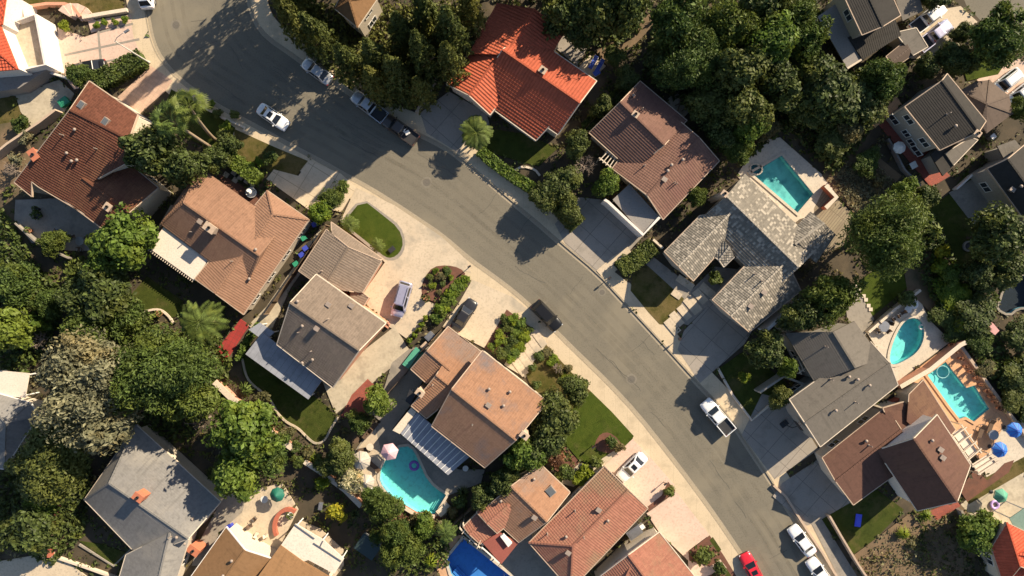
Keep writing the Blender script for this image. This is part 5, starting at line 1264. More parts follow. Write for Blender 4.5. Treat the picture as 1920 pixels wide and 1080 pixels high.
# shrubs
for x, y, r, h, l, k, m in (
 (1340, 522, 12, 2.2, 'small round shrub in the courtyard of the mottled roof house', 'bush', None), (628, 958, 15, 2.5, 'bright yellow shrub on the shaded lawn', 'bush', LM['yellow']), (640, 970, 10, 2, 'little bright yellow shrub beside the bigger yellow shrub', 'bush', LM['yellow']), (604, 905, 12, 2.2, 'small yellow tipped shrub in the shade', 'bush', LM['lime']),
 (660, 900, 24, 2.5, 'cream flowering bush along the pink wall', 'bush', LM['cream']), (1768, 472, 13, 2.5, 'round yellow shrub on the bank right of the biggest tree', 'bush', LM['yellow']), (1760, 500, 14, 2.2, 'flat yellow shrub below the round yellow one', 'bush', LM['lime']), (1782, 515, 20, 2.6, 'green shrub below the yellow shrubs', 'round', None), (1786, 550, 28, 1.8, 'yellow green shrub on the bank above the white tables', 'bush', LM['lime']),
 (1775, 590, 26, 1.5, 'dark green shrub along the upper edge of the teardrop pool patio', 'bush', None), (1795, 620, 22, 1.3, 'dark green shrub right of the teardrop pool patio', 'bush', None), (1815, 605, 18, 2.5, 'light shrub between the pond and the pool patio', 'bush', LM['lime']), (1850, 692, 18, 1.0, 'olive shrub on the bank right of the stepped pool', 'bush', LM['olive']), (1700, 560, 16, 2, 'shrub at the end of the bright lawn', 'bush', None),
 (37, 232, 15, 2, 'round shrub on the lawn at the left edge', 'bush', None), (120, 48, 9, 1.2, 'clipped shrub beside the curved stairs', 'bush', LM['lime']), (1318, 1040, 16, 2, 'bushy plant in the bed above the red car', 'bush', None), (1349, 1066, 12, 1.6, 'small bush near the bottom edge left of the red car', 'bush', None), (1255, 922, 9, 1.6, 'small bush at the tip of the mulch wedge', 'bush', None),
 (1146, 828, 11, 1.5, 'bush in the rounded bed on the front lawn', 'bush', None), (1160, 838, 9, 1.2, 'low bush at the right of the rounded lawn bed', 'bush', LM['olive']), (1060, 885, 15, 2, 'bush in the long mulch bed beside the plain orange roof', 'bush', None), (1045, 860, 14, 2, 'reddish bush in the long mulch bed', 'bush', LM['red']), (1100, 888, 15, 1.6, 'bright green bush along the salmon roof', 'bush', LM['lime']), (1085, 897, 13, 1.6, 'smaller bright green bush along the salmon roof', 'bush', LM['lime']), (1118, 866, 11, 1.8, 'dark bush near the front path of the salmon roof house', 'bush', None),
 (505, 295, 13, 1.6, 'dark green shrub by the bricks on the lawn', 'bush', None), (622, 372, 20, 3, 'leafy shrub in the bed between the two driveways', 'feather', None), (600, 398, 20, 3, 'green shrub at the corner of the grey brown roof', 'bush', LM['lime']), (640, 352, 14, 2, 'thin shrub in the bed nearest the sidewalk', 'feather', None), (1245, 85, 20, 3, 'shrub beside the dry grass strip', 'bush', None),
 (1150, 105, 18, 3, 'shrub at the foot of the dry grass strip', 'bush', None), (1440, 240, 20, 3, 'shrub at the upper end of the rectangular pool patio', 'bush', LM['olive']), (1590, 240, 24, 4, 'grey green shrub beside the red patio tip', 'bush', LM['olive']), (1648, 338, 12, 1.5, 'olive shrub at the end of the dry slope', 'bush', LM['olive']), (705, 1010, 14, 2, 'fern like shrub behind the spa tub', 'feather', None),
 (1395, 708, 10, 1.6, 'light green shrub at the edge of the shaded lawn', 'bush', LM['lime']), (30, 300, 15, 2, 'grey purple shrub at the left edge', 'dry', None), (48, 258, 14, 2, 'grey purple shrub along the shaded garden wall', 'dry', None), (105, 268, 9, 1.5, 'small shrub beside the brick chimney', 'bush', LM['olive'])):
    T(k, x, y, r, h, l, m, name='shrub')
for x, y in ((768, 638), (777, 628), (785, 618), (791, 608), (798, 597)):
    T('round', x, y, 5.2, .9, 'small clipped ball shrub in the row beside the scored path', LM['lime'], 'shrub', 'row of clipped ball shrubs', 1.3)
for x, y in ((688, 577), (697, 584), (705, 590), (714, 597), (722, 603)):
    T('round', x, y, 4.6, .8, 'little ball shrub in the narrow planter along the two storey wall', LM['olive'], 'shrub', 'ball shrubs in the narrow planter', 1.3)
g_ = random.Random(5)
for i, (x, y) in enumerate(((948, 600), (962, 598), (978, 606), (992, 618), (984, 632), (968, 622), (952, 615), (936, 628), (948, 640), (962, 640), (976, 648), (966, 662), (952, 656), (934, 642), (922, 650), (940, 664), (956, 674))):
    T('bush', x, y, g_.uniform(7, 11), g_.uniform(.6, 1.0), 'leafy shrub in the square planted bed beside the stepping slab path', (None, LM['lime'], LM['round'])[i % 3], 'shrub', 'shrubs of the square planted bed')
for i, (x, y) in enumerate(((806, 520), (816, 508), (826, 518), (838, 508), (812, 536), (824, 548), (830, 532), (846, 520))):
    T('bush', x, y, g_.uniform(5, 9), g_.uniform(.5, .9), 'shrub in the rounded mulch bed by the lavender car', (None, LM['lime'], LM['olive'])[i % 3], 'shrub', 'shrubs of the rounded mulch bed')
for i, (x, y) in enumerate(((856, 540), (846, 552), (838, 566), (828, 582), (820, 596), (866, 530))):
    T('bush', x, y, g_.uniform(11, 14), 1.1, 'bright shrub in the hedge row between the two concrete driveways', (LM['round'], LM['lime'])[i % 2], 'shrub', 'shrub row between the driveways')
for i, (x, y) in enumerate(((1012, 668), (1026, 662), (1038, 676), (998, 690), (1048, 694), (1058, 706), (1005, 722), (1066, 690), (1072, 712))):
    T('bush', x, y, g_.uniform(7, 11), g_.uniform(.6, 1.1), 'shrub around the dry patch of the front lawn', (None, LM['olive'], LM['lime'])[i % 3], 'shrub', 'shrubs round the patchy front lawn')
for i, (x, y) in enumerate(((182, 48), (196, 42), (216, 42), (234, 36))):
    T('bush', x, y, 6, .8, 'round yellowish shrub in the pale strip below the top left lawn', LM['lime'], 'shrub', 'shrubs of the pale strip')
for i, (x, y) in enumerate(((752, 985), (776, 975), (800, 968), (820, 990), (842, 985), (850, 960), (862, 940), (640, 905), (600, 868), (578, 850), (556, 836), (540, 812), (505, 770), (490, 748), (560, 865))):
    T('bush', x, y, g_.uniform(9, 14), g_.uniform(1.2, 2.2), 'dark garden shrub along the back garden walls by the slanted pool', (None, LM['olive'])[i % 2], 'shrub', 'shrubs along the back garden walls')
for i, (x, y) in enumerate(((440, 215), (424, 236), (408, 212), (395, 196), (452, 300), (470, 315), (440, 290), (488, 305))):
    T('bush', x, y, g_.uniform(7, 10), 1.1, 'small shrub at the border of the front lawns near the palm trunks', (None, LM['lime'])[i % 2], 'shrub', 'shrubs bordering the palm lawn')
# palms
fan_palm(352, 196, 36, 11, 'fan palm with yellow lower fronds leaning over the lawn, upper of the pair', (405, 263), seed=1)
fan_palm(316, 222, 36, 11, 'fan palm with leaning trunk over the red brown roof, lower of the pair', (407, 283), seed=2)
feather_palm(893, 248, 30, 3.6, 'short bushy palm beside the shaded driveway of the orange roof house', 40, seed=3, droop=.3)
feather_palm(372, 605, 46, 7, 'feather palm with yellowing fronds beside the small curved lawn', 15, seed=1)
feather_palm(654, 420, 18, 2.2, 'feathery small palm at the left end of the oval lawn', 16, seed=2); feather_palm(708, 460, 15, 1.9, 'feathery small palm at the roof side of the oval lawn', 14, seed=3)
feather_palm(835, 1000, 22, 4, 'small feather palm left of the deep blue pool', 12, seed=4); T('round', 1832, 996, 36, 4.5, 'bushy bright green tree left of the bright red roof')
feather_palm(70, 1020, 26, 4, 'small dark palm over the bottom left driveway', 12, seed=6)
for x, y, r, h, l, m in ((462, 730, 20, 1.3, 'agave with broad pale leaves at the start of the pink wall', None), (1612, 155, 22, 3, 'pale spiky plant between the dark trees', LM['lime']), (1753, 432, 22, 1.6, 'clump of strap leaves on the bank beside the biggest tree', None), (1742, 408, 18, 1.4, 'upper strap leaf clump on the bank beside the shaded lawn', None), (1765, 450, 15, 1.4, 'lower strap leaf clump above the round yellow shrub', None),
 (1735, 966, 18, 1.3, 'spiky grass clump at the corner of the red brown house', LM['lime']), (1692, 1000, 20, 1.4, 'spiky grass clump at the lower end of the small lawn', LM['lime']), (1708, 1022, 14, 1.2, 'small spiky grass clump on the dry bank', LM['olive']), (868, 925, 18, 1.5, 'dark spiky plant between the slanted pool and the tile roofs', LM['oak']), (665, 965, 14, 1.2, 'dark spiky plant right of the yellow shrubs', LM['oak']), (808, 1052, 20, 1.2, 'pale leafy plant left of the deep blue pool', LM['lime']), (1325, 1048, 13, 1.2, 'spiky plant in the bed beside the lower pink path', None), (588, 858, 16, 1.0, 'pale leaf rosette along the pink wall', LM['lime'])):
    spiky(x, y, r, h, l, m)
bare_tree(1095, 308, 32, 5, 'bare grey branched tree beside the white pergola rafters'); bare_tree(72, 638, 22, 3, 'bare branched bush near the left edge'); bare_tree(375, 790, 30, 5, 'bare twiggy tree above the corner of the grey shingle roof')
bare_tree(1045, 640 + 50, 12, 1.2, 'dry twiggy bush on the patchy front lawn'); bare_tree(20, 318, 20, 3, 'bare grey bush left of the red brown roof')
# hedges
hedge('188,160 215,146 245,130 276,114', 2.6, 1.6, 'dark clipped hedge along the pink driveway', LM['bush']); hedge('900,284 930,310 965,335 1000,356', 1.6, 1.2, 'long bright hedge along the shaded sidewalk', LM['round']); hedge('432,296 460,316 490,340', 2.0, 1.5, 'low green hedge beside the dark entry court', LM['round'])
hedge('1160,506 1190,488 1222,462', 2.4, 1.5, 'dark flowering hedge between the shaded driveway and the front lawn', LM['bush']); hedge('1025,360 1050,390 1082,425', 2.6, 1.8, 'dark hedge at the edge of the shaded driveway', LM['oak'])
hedge('1095,245 1125,215 1160,175', 1.6, 1.4, 'hedge along the wall left of the pink brown roof', LM['bush']); hedge('490,606 466,642 450,674', .8, 1.1, 'narrow hedge right of the red path', LM['round']); hedge('1765,545 1790,590 1812,640', 2.4, 1.0, 'dark green hedge on the bank above the pool patio', LM['oak'])
# ground cover nobody could count
cover('ground_cover', '0,380 30,420 60,470 130,560 100,640 60,700 0,690', LM['bush'], .9, 18, .26, 1); cover('ground_cover', '60,760 150,760 180,900 160,1000 100,1060 0,1000 0,880 40,880', LM['oak'], .8, 18, .26, 2)
cover('ground_cover', '130,470 240,510 250,600 330,620 400,600 440,680 420,740 360,830 260,820 150,640 120,560', LM['bush'], .9, 16, .26, 3)
cover('ground_cover', '900,-10 1230,-10 1200,60 1140,100 1060,60 1010,0', LM['oak'], 1.0, 14, .28, 4); cover('ground_cover', '1235,0 1530,0 1530,120 1480,240 1400,300 1330,240 1250,180 1200,140', LM['oak'], 1.2, 14, .3, 5)
cover('ground_cover', '1490,120 1620,130 1680,170 1620,260 1560,330 1480,250', LM['oak'], 1.0, 14, .28, 6); cover('dry_grass', '1550,290 1640,320 1690,345 1640,400 1590,390', LM['dry'], .35, 34, .13, 7)
cover('ground_cover', '1690,360 1740,400 1800,520 1850,540 1870,560 1840,600 1900,680 1920,800 1860,720 1800,640 1740,560 1700,480', LM['bush'], .9, 16, .26, 8); cover('ground_cover', '1860,700 1930,640 1930,780 1900,770', LM['oak'], .9, 14, .28, 9)
cover('dry_grass', '1610,1045 1700,985 1750,1010 1730,1080 1600,1090', LM['dry'], .12, 14, .1, 10); cover('dry_grass', '1545,330 1600,395 1680,350 1640,300', LM['dry'], .3, 22, .14, 11); cover('ground_cover', '520,10 760,10 900,0 860,130 790,210 700,200 620,140 560,90', LM['pine'], .8, 14, .26, 12)
cover('ground_cover', '1700,1010 1790,950 1800,1000 1850,1060 1820,1100 1720,1060', LM['olive'], .3, 10, .16, 13); cover('ground_cover', '690,925 740,940 800,1000 850,990 840,1060 760,1080 700,1000', LM['bush'], .6, 14, .24, 14); cover('ground_cover', '920,900 985,820 1050,790 1060,860 1010,870 960,910 920,950', LM['oak'], .8, 16, .25, 15)
# low scrub over every bare yard, left out on paving, lawns, roofs and in the water
BARE = ('planting_bed', 'bank')
SOLID = [[Vector((q[0], q[1])) for q in p] for p, k, n in LAYERS if n not in BARE] + POOLS
for o_ in HOUSES:
    for px, P in o_.faces: SOLID.append([W(*q) * .97 for q in px])
SB = [(min(q[0] for q in p), max(q[0] for q in p), min(q[1] for q in p), max(q[1] for q in p), p) for p in SOLID]
rs = random.Random(21); mbs = [MB(), MB(), MB(), MB()]
for _ in range(30000):
    x, y = rs.uniform(-73, 73), rs.uniform(-42, 42)
    f = math.sin(x * .9 + 1.3 * math.sin(y * .5)) + math.sin(y * 1.1 + 1.7 * math.cos(x * .4)) + rs.uniform(-.6, .6)
    if f < -.75 or any(a <= x <= b and c <= y <= d and pip(p, x, y) for a, b, c, d, p in SB): continue
    k = min(3, max(0, int(1.6 + 1.3 * math.sin(x * .31 + y * .23) + rs.uniform(-.8, .8)))); hh = .1 + .28 * max(0, f)
    for _ in range(3): leaf(mbs[k], Vector((x + rs.uniform(-.3, .3), y + rs.uniform(-.3, .3), .15 + hh * rs.random())), (rdir(rs) * .8 + Vector((0, 0, .8))).normalized(), rs.uniform(.1, .24), rs)
for mb, k in zip(mbs, ('oak', 'bush', 'olive', 'dry')): mb.build('ground_cover', LM[k], None, fix=False)['kind'] = 'stuff'
# ------------------------------------------------------------------ vehicles
C_WHITE = flat('paint_white', (.78, .78, .78), .25, 0, .5, .6); C_SILVER = flat('paint_silver', (.45, .46, .48), .28, .5, .5, .6); C_LAV = flat('paint_lavender', (.44, .43, .56), .28, .4, .5, .6)
C_BLACK = flat('paint_black', (.012, .012, .013), .3, 0, .4, .15); C_DARKB = flat('paint_dark_grey', (.026, .026, .03), .3, 0, .4, .2); C_RED = flat('paint_red', (.6, .02, .035), .22, 0, .5, .8); C_BROWN = flat('paint_brown', (.06, .045, .038), .25, .2, .5, .7)
car('sedan', (540, 239), (484, 200), C_WHITE, 'white sedan parked at the lower curb in dappled shade', sunroof=True)
car('sedan', (572, 117), (617, 150), C_SILVER, 'silver sedan parked in shade by the conifers')
car('pickup', (668, 181), (718, 220), C_SILVER, 'silver pickup half hidden beneath the conifers', name='parked_pickup', cat='pickup')
car('pickup', (724, 224), (777, 262), C_BROWN, 'dark pickup with boxes in its bed parked in shade', name='parked_pickup', cat='pickup')
car('suv', (272, -42), (276, 10), C_WHITE, 'white car cut by the top edge at the curved curb')
car('van', (744, 592), (762, 530), C_LAV, 'lavender silver minivan on the concrete driveway by the oval lawn', z=.14, name='parked_minivan', cat='minivan')
car('sedan', (134, 133), (202, 122), C_BLACK, 'black sedan half under a small tree on the pink driveway', z=.14)
car('sedan', (886, 566), (855, 614), C_DARKB, 'dark grey sedan on the scored driveway beside the square bed', z=.14)
car('suv', (1048, 616), (1002, 568), C_BLACK, 'black sport utility car at the lower curb in the sun')
car('pickup', (1320, 751), (1370, 811), C_WHITE, 'white pickup with dark bed at the right curb', name='parked_pickup', cat='pickup')
car('sedan', (1162, 898), (1208, 852), C_WHITE, 'white sedan with sunroof on the pink driveway', z=.14, sunroof=True)
car('sedan', (1396, 1040), (1424, 1094), C_RED, 'bright red car at the bottom edge', sunroof=True)
car('sedan', (1486, 990), (1521, 1037), C_WHITE, 'white sedan at the right curb, upper of the two at the bottom')
car('sedan', (1519, 1050), (1556, 1100), C_WHITE, 'white sedan at the right curb cut by the bottom edge')
car('pickup', (1758, 20), (1717, 52), C_WHITE, 'white pickup on the top right driveway', z=.14, name='parked_pickup', cat='pickup')
car('pickup', (1768, 54), (1731, 83), C_LAV, 'silver pickup on the top right driveway beside the white one', z=.14, name='parked_pickup', cat='pickup')
car('suv', (1866, 170), (1902, 142), C_WHITE, 'white sport utility car on the right driveway, farther from the frame edge', z=.14)
car('suv', (1891, 194), (1930, 163), C_WHITE, 'white sport utility car on the right driveway at the frame edge', z=.14)
for x, y, a, s in ((766, 252, 30, .6), (759, 247, 60, .45)): crate(x, y, (s, s * .8, .4), a, 'pale box lying in the dark pickup bed, ' + ('larger' if s > .5 else 'smaller'), M_WHITE, z=.9)
# ------------------------------------------------------------------ street furniture
lamp((281, 118), (225, 68), 8, 'tall street lamp leaning out over the pink driveway')
mailbox(1143, 522, 40, 'mailbox post at the curb beside the shaded grey driveway'); mailbox(1275, 636, 40, 'mailbox post at the curb above the foot of the sloping path')
for x, y, l in ((330, 47, 'in the curved street at the upper left'), (800, 342, 'in the sunny street left of the long hedge'), (1129, 548, 'near the curb below the flowering hedge'), (1184, 711, 'in the street right of the patchy lawn')): manhole(x, y, 'round manhole cover ' + l, .5 if y != 548 else .35)
mailbox(880, 500, 35, 'dark mailbox at the curb beside the rounded mulch bed'); mailbox(1112, 838, 40, 'mailbox at the end of the rounded lawn bed'); mailbox(1247, 907, 40, 'mailbox near the mulch wedge')
x = W(1487, 803, 3); o = thing('basketball_hoop', 'dark basketball hoop standing on the shaded driveway', 'basketball hoop', (x.x, x.y, .14))
p = MB(); p.tube([(0, 0, 0), (0, 0, 2.6), (.4, .3, 3.1)], .06, 8); local(p, 'pole', M_DARK, o); p = MB(); p.box((.55, .42, 3.2), (.06, 1.6, 1.0), .65); local(p, 'backboard', M_DARK, o)
p = MB(); p.tube([(.85 + .23 * math.cos(t), .65 + .23 * math.sin(t), 3.0) for t in (2 * math.pi * j / 12 for j in range(13))], .02, 6); local(p, 'rim', M_TAIL, o)
p = MB(); p.box((0, 0, .1), (1.1, .7, .2), .65); local(p, 'base', M_DARK, o)
# ------------------------------------------------------------------ walls and fences
gwall('408,714 440,745 480,780 520,815 560,842', .9, .75, 'long salmon pink garden wall below the agave', W_PINK, M_CREAMW); gwall('575,862 610,885 650,915 680,945', .9, .6, 'pink garden wall behind the cream flowering bush', W_PINK, M_CREAMW)
gwall('736,936 780,962 816,966', .5, .4, 'low red brick wall along the point of the slanted pool', W_RED, M_CREAMW); gwall('244,556 250,578 270,584 300,578 318,592 326,606', .25, .3, 'curved cream curb of the small lawn', M_CREAMW, smooth=2); gwall('455,672 462,705 475,722 492,734 508,748 518,770 535,790 560,802 575,818 592,833 610,826 620,805 634,782', .22, .3, 'wavy concrete curb round the shaded back lawn', M_CONC, smooth=2)
gwall('40,20 95,12 130,12 145,18 158,36', .9, .4, 'curved salmon wall at the top of the stairs', W_PINK); gwall('160,36 200,29 243,22', .7, .5, 'pale block wall along the top left lawn', M_CREAMW); gwall('68,165 100,140 140,152', 1.4, .3, 'white wall beside the lower terrace', W_WHITE)
gwall('0,300 30,275 90,235 120,212', 1.7, .3, 'dark block garden wall left of the red brown roof', M_TAN); gwall('372,196 420,222 460,240 458,248', .4, .3, 'low pale border wall of the palm lawn along the sidewalk', M_CREAMW); gwall('40,420 75,452 105,470 140,485', 1.2, .2, 'low wall at the edge of the shaded patio', M_CONC_D)
fence('618,424 588,468 556,515 520,566 505,588', 1.8, 'dark wooden fence between the tan hip roof and the grey brown roof', M_WOOD); fence('834,612 790,660 762,700 730,735', 1.8, 'wooden fence beside the narrow yard of clutter', M_WOOD); fence('920,920 870,960 842,985', 1.8, 'wooden fence between the slanted pool and the tile roofs', M_WOOD)
fence('1115,248 1090,252 1105,235 1160,178 1190,150', 1.6, 'wooden fence behind the orange roof house', M_WOOD); gwall('782,214 805,178 828,138', 1.0, .35, 'vine grown wall between the conifers and the orange roof house', M_TAN); gwall('1222,450 1240,466', 1.0, .3, 'short pale wall at the end of the flowering hedge', M_CREAMW); gwall('1122,512 1152,486 1180,468', .2, .9, 'sunlit concrete strip along the shaded driveway', M_CONC); gwall('1345,690 1372,740 1408,787 1440,760', .4, .3, 'pale curb wall round the shaded front lawn', M_CREAMW)
gwall('1675,722 1730,690 1785,645 1795,640', 1.6, .5, 'pink wall between the two right hand pools', W_PINK, M_CREAMW); gwall('1622,622 1670,580 1718,544', 1.0, .35, 'pale wall above the teardrop pool patio', M_CREAMW); gwall('1790,640 1840,710 1895,785 1930,830', .7, .4, 'garden wall behind the planters of the stepped pool', M_TAN)
gwall('1548,962 1570,1000 1600,1050 1630,1095', 1.2, .25, 'pale wall down the side of the small lawn at the bottom right', M_TAN); gwall('1792,952 1810,990 1850,1060 1870,1110', 1.2, .3, 'grey retaining wall on the dry bank', M_CONC_D); gwall('1786,356 1815,330', .9, .25, 'short white wall beside the grass strip at the right', W_WHITE); gwall('1660,262 1690,320 1720,350', .8, .25, 'low wall along the red patio of the large grey house', M_GREYFLAT)
gwall('140,905 122,935 108,970 104,1000 100,1040', 1.0, .35, 'curved dark garden wall at the lower left', W_RED); gwall('275,1000 215,1060 150,1020', .25, .25, 'thin edging of the small lawn by the grey shingle roof', M_CONC_D); gwall('100,1040 160,1060 230,1085', .5, .3, 'low wall beside the bottom left driveway', M_CREAMW); gwall('965,320 980,312 1003,318 1012,330', .3, .3, 'small curved cream curb in the shaded front garden', M_CREAMW, smooth=1); gwall('1540,350 1560,372 1540,392', 1.2, .5, 'red walled corner of the rectangular pool patio', W_RED, M_CREAMW)
gwall('1448,908 1472,930 1500,975 1540,1035 1570,1085', .5, .3, 'dark low wall along the lower right sidewalk', M_TAN)
# ------------------------------------------------------------------ stairs and stepping slabs
m = MB()
for i in range(6):
    a0, a1 = math.radians(150 - i * 24), math.radians(150 - i * 24 - 24); c = W(148, 42)
    q = [c + Vector((r * math.cos(a), r * math.sin(a), 0)) for r, a in ((.5, a0), (2.3, a0), (2.3, a1), (.5, a1))]; m.prism(q, 0, 1.25 - i * .18)
tag(m.build('garden_stairs', M_CONC_P, None), 'curved pink steps rising to the top left lawn', 'stairs')
steps('1010,634,-54,2.6,1.1 1002,646,-54,2.6,1.1 993,660,-54,2.6,1.1 984,674,-54,2.6,1.1 975,688,-54,2.6,1.1', 1.0, 'large square slab of the path beside the planted bed', M_CONC, group='slabs of the path by the square bed')
steps('1268,598,-50,2.2,1.0 1260,612,-50,2.4,1.2 1282,586,-50,2.2,1.0 1298,572,-50,2.6,1.4 1312,556,-50,2.2,1.1 1326,545,-40,2.4,1.1 1284,530,-35,2.6,1.0 1268,552,-35,1.4,.9', 1.0, 'pale slab of the sloping path to the mottled roof house', M_CONC, group='slabs of the sloping path')
steps('1611,545,0,.5,.5 1618,555,0,.5,.5 1622,562,0,.5,.5 1627,573,0,.5,.5 1631,580,0,.5,.5 1606,537,0,.5,.5', .5, 'round pale stepping stone along the bright lawn', M_CREAMW, group='stepping stones by the bright lawn')
steps('425,328,-35,.7,.7 440,324,-35,.7,.7 452,333,-35,.7,.7 464,340,-35,.7,.7 474,347,-35,.7,.7 442,338,-35,.7,.7', .6, 'square stepping stone in the dark entry court', M_CONC, group='stepping stones of the entry court')
# ------------------------------------------------------------------ pools' company
M_PINKC = flat('canvas_pink', (.7, .42, .46), .8); M_GREYC = flat('canvas_grey', (.46, .4, .33), .8); M_GREEN = flat('canvas_green', (.01, .13, .09), .7); M_BLUEC = flat('canvas_blue', (.02, .17, .6), .7); M_PURP = flat('vinyl_purple', (.2, .1, .45), .35); M_LIMEV = flat('vinyl_green', (.35, .6, .3), .4); M_BLUEP = flat('plastic_blue', (.04, .06, .4), .5); M_GREENP = flat('plastic_green', (.03, .25, .14), .5); M_WHC = flat('canvas_white', (.7, .68, .64), .8); M_WICKER = surf('brown_wicker', (.14, .09, .06), (.1, .07, .05), 2, 20); M_POT = flat('terracotta_pot', (.45, .2, .11), .8)
parasol(729, 849, 17, 2.5, 'pink parasol at the edge of the slanted pool', M_PINKC, 6); parasol(676, 865, 18, 2.5, 'grey parasol behind the pink parasol', M_GREYC, 8, M_METAL); parasol(686, 906, 15, 2.4, 'lower grey parasol beside the cream flowering bush', M_GREYC, 8, M_METAL); parasol(517, 930, 14, 2.5, 'dark green parasol on the shaded patio', M_GREEN, 8); parasol(1880, 845, 15, 2.5, 'bright blue parasol nearer the cream pergola', M_BLUEC, 8, M_BLUEP); parasol(1908, 808, 15, 2.5, 'bright blue parasol at the right edge', M_BLUEC, 8, M_BLUEP); parasol(1691, 275, 12, 2.5, 'grey white octagonal parasol on the shaded red patio', M_WHC, 8); parasol(1882, 932, 14, 2.4, 'green parasol at the lower right terrace', flat('canvas_sea_green', (.08, .3, .2), .7), 6)
ring_float(777, 872, .55, 'purple ring float beside the slanted pool', M_PURP, .2); ring_float(1727, 613, .32, 'white round float in the shaded end of the teardrop pool', M_WHC, .05); ring_float(1862, 945, .5, 'violet ring float on the lower right terrace', flat('vinyl_violet', (.5, .35, .7), .4), .2); ring_float(1766, 697, .85, 'thin pale hose ring floating in the stepped pool', flat('vinyl_teal', (.35, .7, .7), .4), .03, .05)
crate(691, 921, (1.5, .8, .12), 60, 'green oval pool mat beside the cream flowering bush', M_LIMEV, M_WHC, 'pool_mat', 'pool mat', .15); crate(692, 897, (1.1, .5, .3), 40, 'white and violet pool toy above the green pool mat', M_WHC, flat('vinyl_violet', (.5, .35, .7), .4), 'pool_toy', 'pool toy', .15); crate(832, 954, (1.9, 1.0, .5), 42, 'tan covered chest at the right tip of the slanted pool', M_CREAMW, M_CREAMW); crate(1608, 975, (1.7, .8, .12), 82, 'bright blue mat on the small lawn at the bottom right', M_BLUEP, flat('mat_blue', (.08, .1, .75), .5), 'play_mat', 'mat')
for i, (x, y, a, l) in enumerate(((700, 802, 50, 'sun lounger nearest the tree on the sunny pool patio'), (690, 812, 50, 'sun lounger second from the tree on the sunny pool patio'), (684, 843, 10, 'sun lounger beside the grey parasol'), (703, 875, -40, 'sun lounger between the pink and the grey parasols'))): lounger(x, y, a, 'dark ' + l, M_WICKER)
for i, (x, y, a, l) in enumerate(((1112, 118, 60, 'left'), (1124, 124, 60, 'right'))): lounger(x, y, a, f'blue cushioned sun lounger on the small sunny patio behind the orange roof, {l} of two', flat('cushion_blue', (.05, .1, .45), .7), M_WHITE)
for i, (x, y, a, l) in enumerate(((1838, 808, 70, 'nearer the pool corner'), (1856, 798, 70, 'nearer the right edge'), (1447, 378, -45, 'upper of the pair below the teal pool'), (1462, 388, -45, 'lower of the pair below the teal pool'))): lounger(x, y, a, 'sun lounger ' + l, M_WICKER if i < 2 else M_CREAMW)
crate(1118, 138, (.9, .6, .7), 30, 'small blue topped box on the sunny patio behind the orange roof', M_WHC, flat('cushion_blue', (.05, .1, .45), .7))
table(1713, 571, .6, 'white round table farther up the teardrop pool patio', M_WHC); table(1702, 580, .5, 'white round table lower on the teardrop pool patio', M_WHC); table(1657, 612, .75, 'dark round table at the lower end of the teardrop pool patio', M_METAL); table(694, 838, .5, 'small tiled table on the sunny pool patio', M_CREAMW); table(667, 824, .5, 'small brown table at the left of the sunny pool patio', M_WICKER); table(1862, 815, .7, 'round table between the blue parasols and the loungers', M_METAL); table(496, 936, .5, 'white table beside the dark green parasol', M_WHC); table(1712, 310, .9, 'pale square table on the shaded red patio', M_WHC, False, .74, .5, .9); table(873, 878, .4, 'small white table at the end of the ribbed patio cover', M_WHC)
for i, (x, y, a) in enumerate(((1650, 602, 40), (1668, 606, 160), (1664, 622, 230), (1646, 622, 300))): chair(x, y, a, 'dark garden chair round the dark table of the teardrop pool patio', M_WICKER, 'chairs of the teardrop pool patio')
for i, (x, y, a) in enumerate(((1685, 592, 30), (1675, 598, 30), (1692, 586, 210))): chair(x, y, a, 'dark chair along the pale wall of the teardrop pool patio', M_WICKER, 'chairs along the pale patio wall')
for i, (x, y, a) in enumerate(((470, 985, 20), (482, 1002, 70), (478, 972, 130), (500, 1004, 10))): chair(x, y, a, 'chair on the sunlit white patio at the bottom left', (M_WICKER, M_CREAMW)[i % 2], 'chairs of the sunlit white patio')
for i, (x, y) in enumerate(((1776, 650), (1784, 662), (1794, 675), (1803, 690), (1812, 700), (1822, 712), (1832, 724), (1842, 736), (1850, 746), (1857, 756), (1866, 768))): pot(x + 6, y - 3, .24, 'dark potted shrub in the row along the stepped pool', M_POT, LM['red']).__setitem__('group', 'potted shrubs along the stepped pool')
for x, y, l in ((1705, 722, 'white rimmed pot on the terracotta deck above the brown roof'), (299, 588, 'orange pot on the edge of the small curved lawn'), (800, 560, 'pot below the rounded mulch bed'), (830, 587, 'white pot at the end of the bright shrub row'), (545, 965, 'pot on the round brick wall by the white cover'), (505, 345, 'plant pot at the corner of the scored driveway')): pot(x, y, .4, 'plant in a ' + l, M_WHC if 'white' in l else M_POT)
for x, y, a, l, m_ in ((557, 495, 35, 'green wheelie bin lowest in the narrow side yard', M_GREENP), (568, 478, 35, 'blue wheelie bin in the narrow side yard', M_BLUEP), (575, 466, 35, 'second blue wheelie bin above the other in the narrow side yard', M_BLUEP), (572, 447, 35, 'dark green wheelie bin in shade beside the tan hip roof', M_GREENP), (592, 421, 35, 'violet blue bin at the top of the narrow side yard', M_BLUEP), (433, 985, 30, 'dark blue bin beside the sunlit white patio', M_BLUEP), (1202, 985, 35, 'white lidded bin in the dark gap between the salmon roof and the pink driveway', M_WHC), (1856, 258, 40, 'grey bin among the clutter by the large grey house', M_METAL)): bin_(x, y, a, l, m_)
